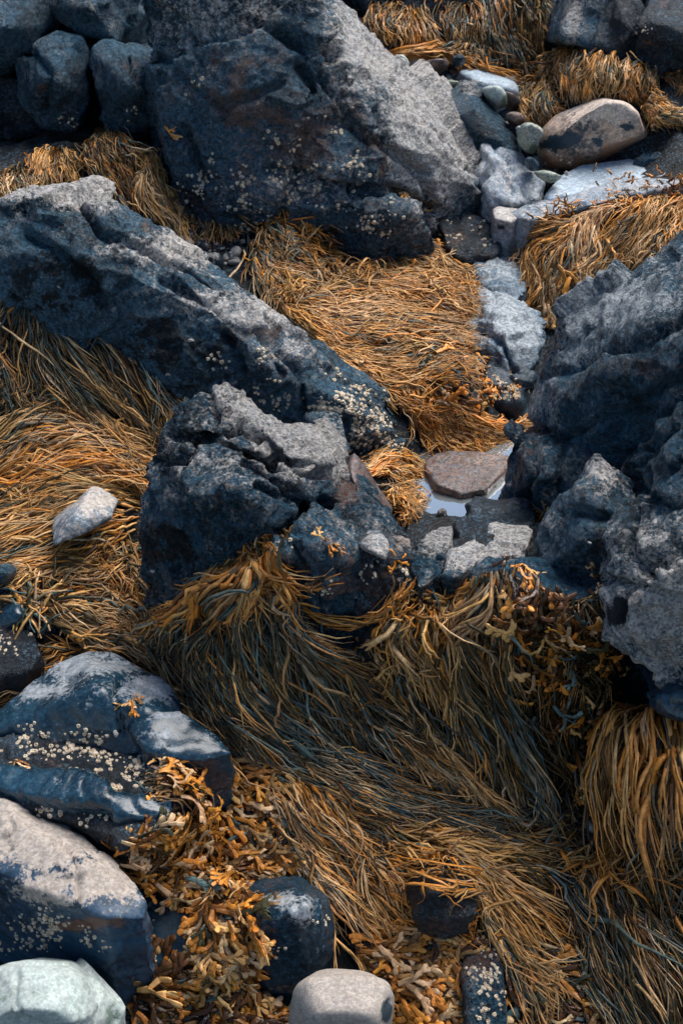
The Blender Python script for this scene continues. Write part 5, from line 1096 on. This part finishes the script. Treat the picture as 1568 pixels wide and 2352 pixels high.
def shell_mesh():
    V, Fc = [], []; nk, nr = 34, 8
    for i in range(nk):
        t = i / (nk - 1); a = t * 2 * math.pi * 2.6; R = .62 * math.exp(-1.15 * t * 1.6); r = .56 * math.exp(-1.15 * t * 1.6); z = .95 * (1 - math.exp(-1.3 * t))
        for j in range(nr):
            b = 2 * math.pi * j / nr; V.append(((R + r * math.cos(b)) * math.cos(a), (R + r * math.cos(b)) * math.sin(a), z * 1.1 + r * math.sin(b)))
    for i in range(nk - 1):
        for j in range(nr): Fc.append((i * nr + j, i * nr + (j + 1) % nr, (i + 1) * nr + (j + 1) % nr, (i + 1) * nr + j))
    V += [(0, 0, 1.0), (V[0][0], V[0][1], 0)]
    me = bpy.data.meshes.new('periwinkle'); me.from_pydata(V, [], Fc); me.materials.append(M['shell'])
    me.polygons.foreach_set('use_smooth', [True] * len(me.polygons)); me.update(); return me


sme = shell_mesh()
for (x, y, key, s, lb) in [
    (440, 785, 'C', .0075, 'white sea snail alone on the dark middle of the long slab'),
    (388, 862, 'C', .006, 'small grey sea snail at the lower rim of the long slab by the weed'),
    (135, 660, 'C', .004, 'tiny white sea snail on the dark left part of the long slab'),
    (663, 912, 'C', .006, 'brown sea snail above the peak of the central boulder'),
    (556, 408, 'A', .008, 'pale sea snail on the lower face of the huge boulder, left one of a pair'),
    (535, 430, 'A', .007, 'sea snail below the pale one on the lower face of the huge boulder'),
    (795, 522, 'A', .006, 'white sea snail at the bottom rim of the huge boulder'),
    (690, 400, 'A', .006, 'pale brown sea snail in the centre of the huge boulder lower face'),
    (352, 1310, 'D', .006, 'little grey sea snail at the lower left foot of the central boulder'),
    (265, 1686, 'J', .0075, 'fat grey sea snail under the notch of the smooth wet blue boulder'),
    (268, 1850, 'J3', .007, 'pinkish sea snail in the lower barnacle band'),
    (292, 1870, 'J3', .007, 'white sea snail next to the pinkish one in the lower barnacle band'),
    (865, 1290, 'D3', .004, 'tiny white sea snail on the black barnacled rock'),
    (1352, 1245, 'F3', .004, 'tiny sea snail on the pink topped steep rock'),
    (1395, 185, 'G2', .007, 'tiny tan sea snail on the dark boulder behind the upper weed mound')]:
    P_, N_ = cast((key,), x, y)
    o = bpy.data.objects.new('sea_snail', sme); COL.objects.link(o); s *= .8
    o.location = np.array(P_) + np.array(N_) * s * .1; q_ = Vector(N_).to_track_quat('Z', 'Y'); e = q_.to_euler(); o.rotation_euler = (e.x + rng.normal(0, .4), e.y + rng.normal(0, .4), rng.uniform(0, 6)); o.scale = (s, s, s)
    tag(o, lb, 'sea snail', 'sea snails on the rocks')
# ================================================================ light and camera
W_ = bpy.data.worlds.new('World'); scene.world = W_; W_.use_nodes = True
nt = W_.node_tree; nt.nodes.clear()
bg = nn(nt, 'ShaderNodeBackground'); sk = nn(nt, 'ShaderNodeTexSky', sky_type='NISHITA'); wo = nn(nt, 'ShaderNodeOutputWorld')
EL, AZ = math.radians(58), math.radians(42)
sk.sun_disc = False; sk.sun_elevation = EL; sk.sun_rotation = AZ; sk.dust_density = 0.4
L(nt, sk.outputs[0], bg.inputs[0]); L(nt, bg.outputs[0], wo.inputs[0]); bg.inputs[1].default_value = .05
sl = bpy.data.lights.new('sun', 'SUN'); sl.energy = 2.1; sl.angle = math.radians(45); sl.color = (1, .96, .91)
so = bpy.data.objects.new('sun', sl); COL.objects.link(so)
sd = Vector((math.sin(AZ) * math.cos(EL), math.cos(AZ) * math.cos(EL), math.sin(EL)))
so.rotation_euler = sd.to_track_quat('Z', 'Y').to_euler(); so.location = (3, 4, 5)
cd = bpy.data.cameras.new('camera'); co = bpy.data.objects.new('camera', cd); COL.objects.link(co); scene.camera = co
co.location = (0, 0, CH); co.rotation_euler = (math.pi / 2 - PITCH, 0, 0)
cd.sensor_fit = 'VERTICAL'; cd.sensor_height = 24; cd.lens = 12 / math.tan(math.radians(19)); cd.clip_end = 200; cd.clip_start = .05
cd.dof.use_dof = True; cd.dof.focus_distance = 2.25; cd.dof.aperture_fstop = 9
vs_ = scene.view_settings; vs_.view_transform = 'Standard'; vs_.look = 'None'; vs_.exposure = 1.52; vs_.gamma = 1
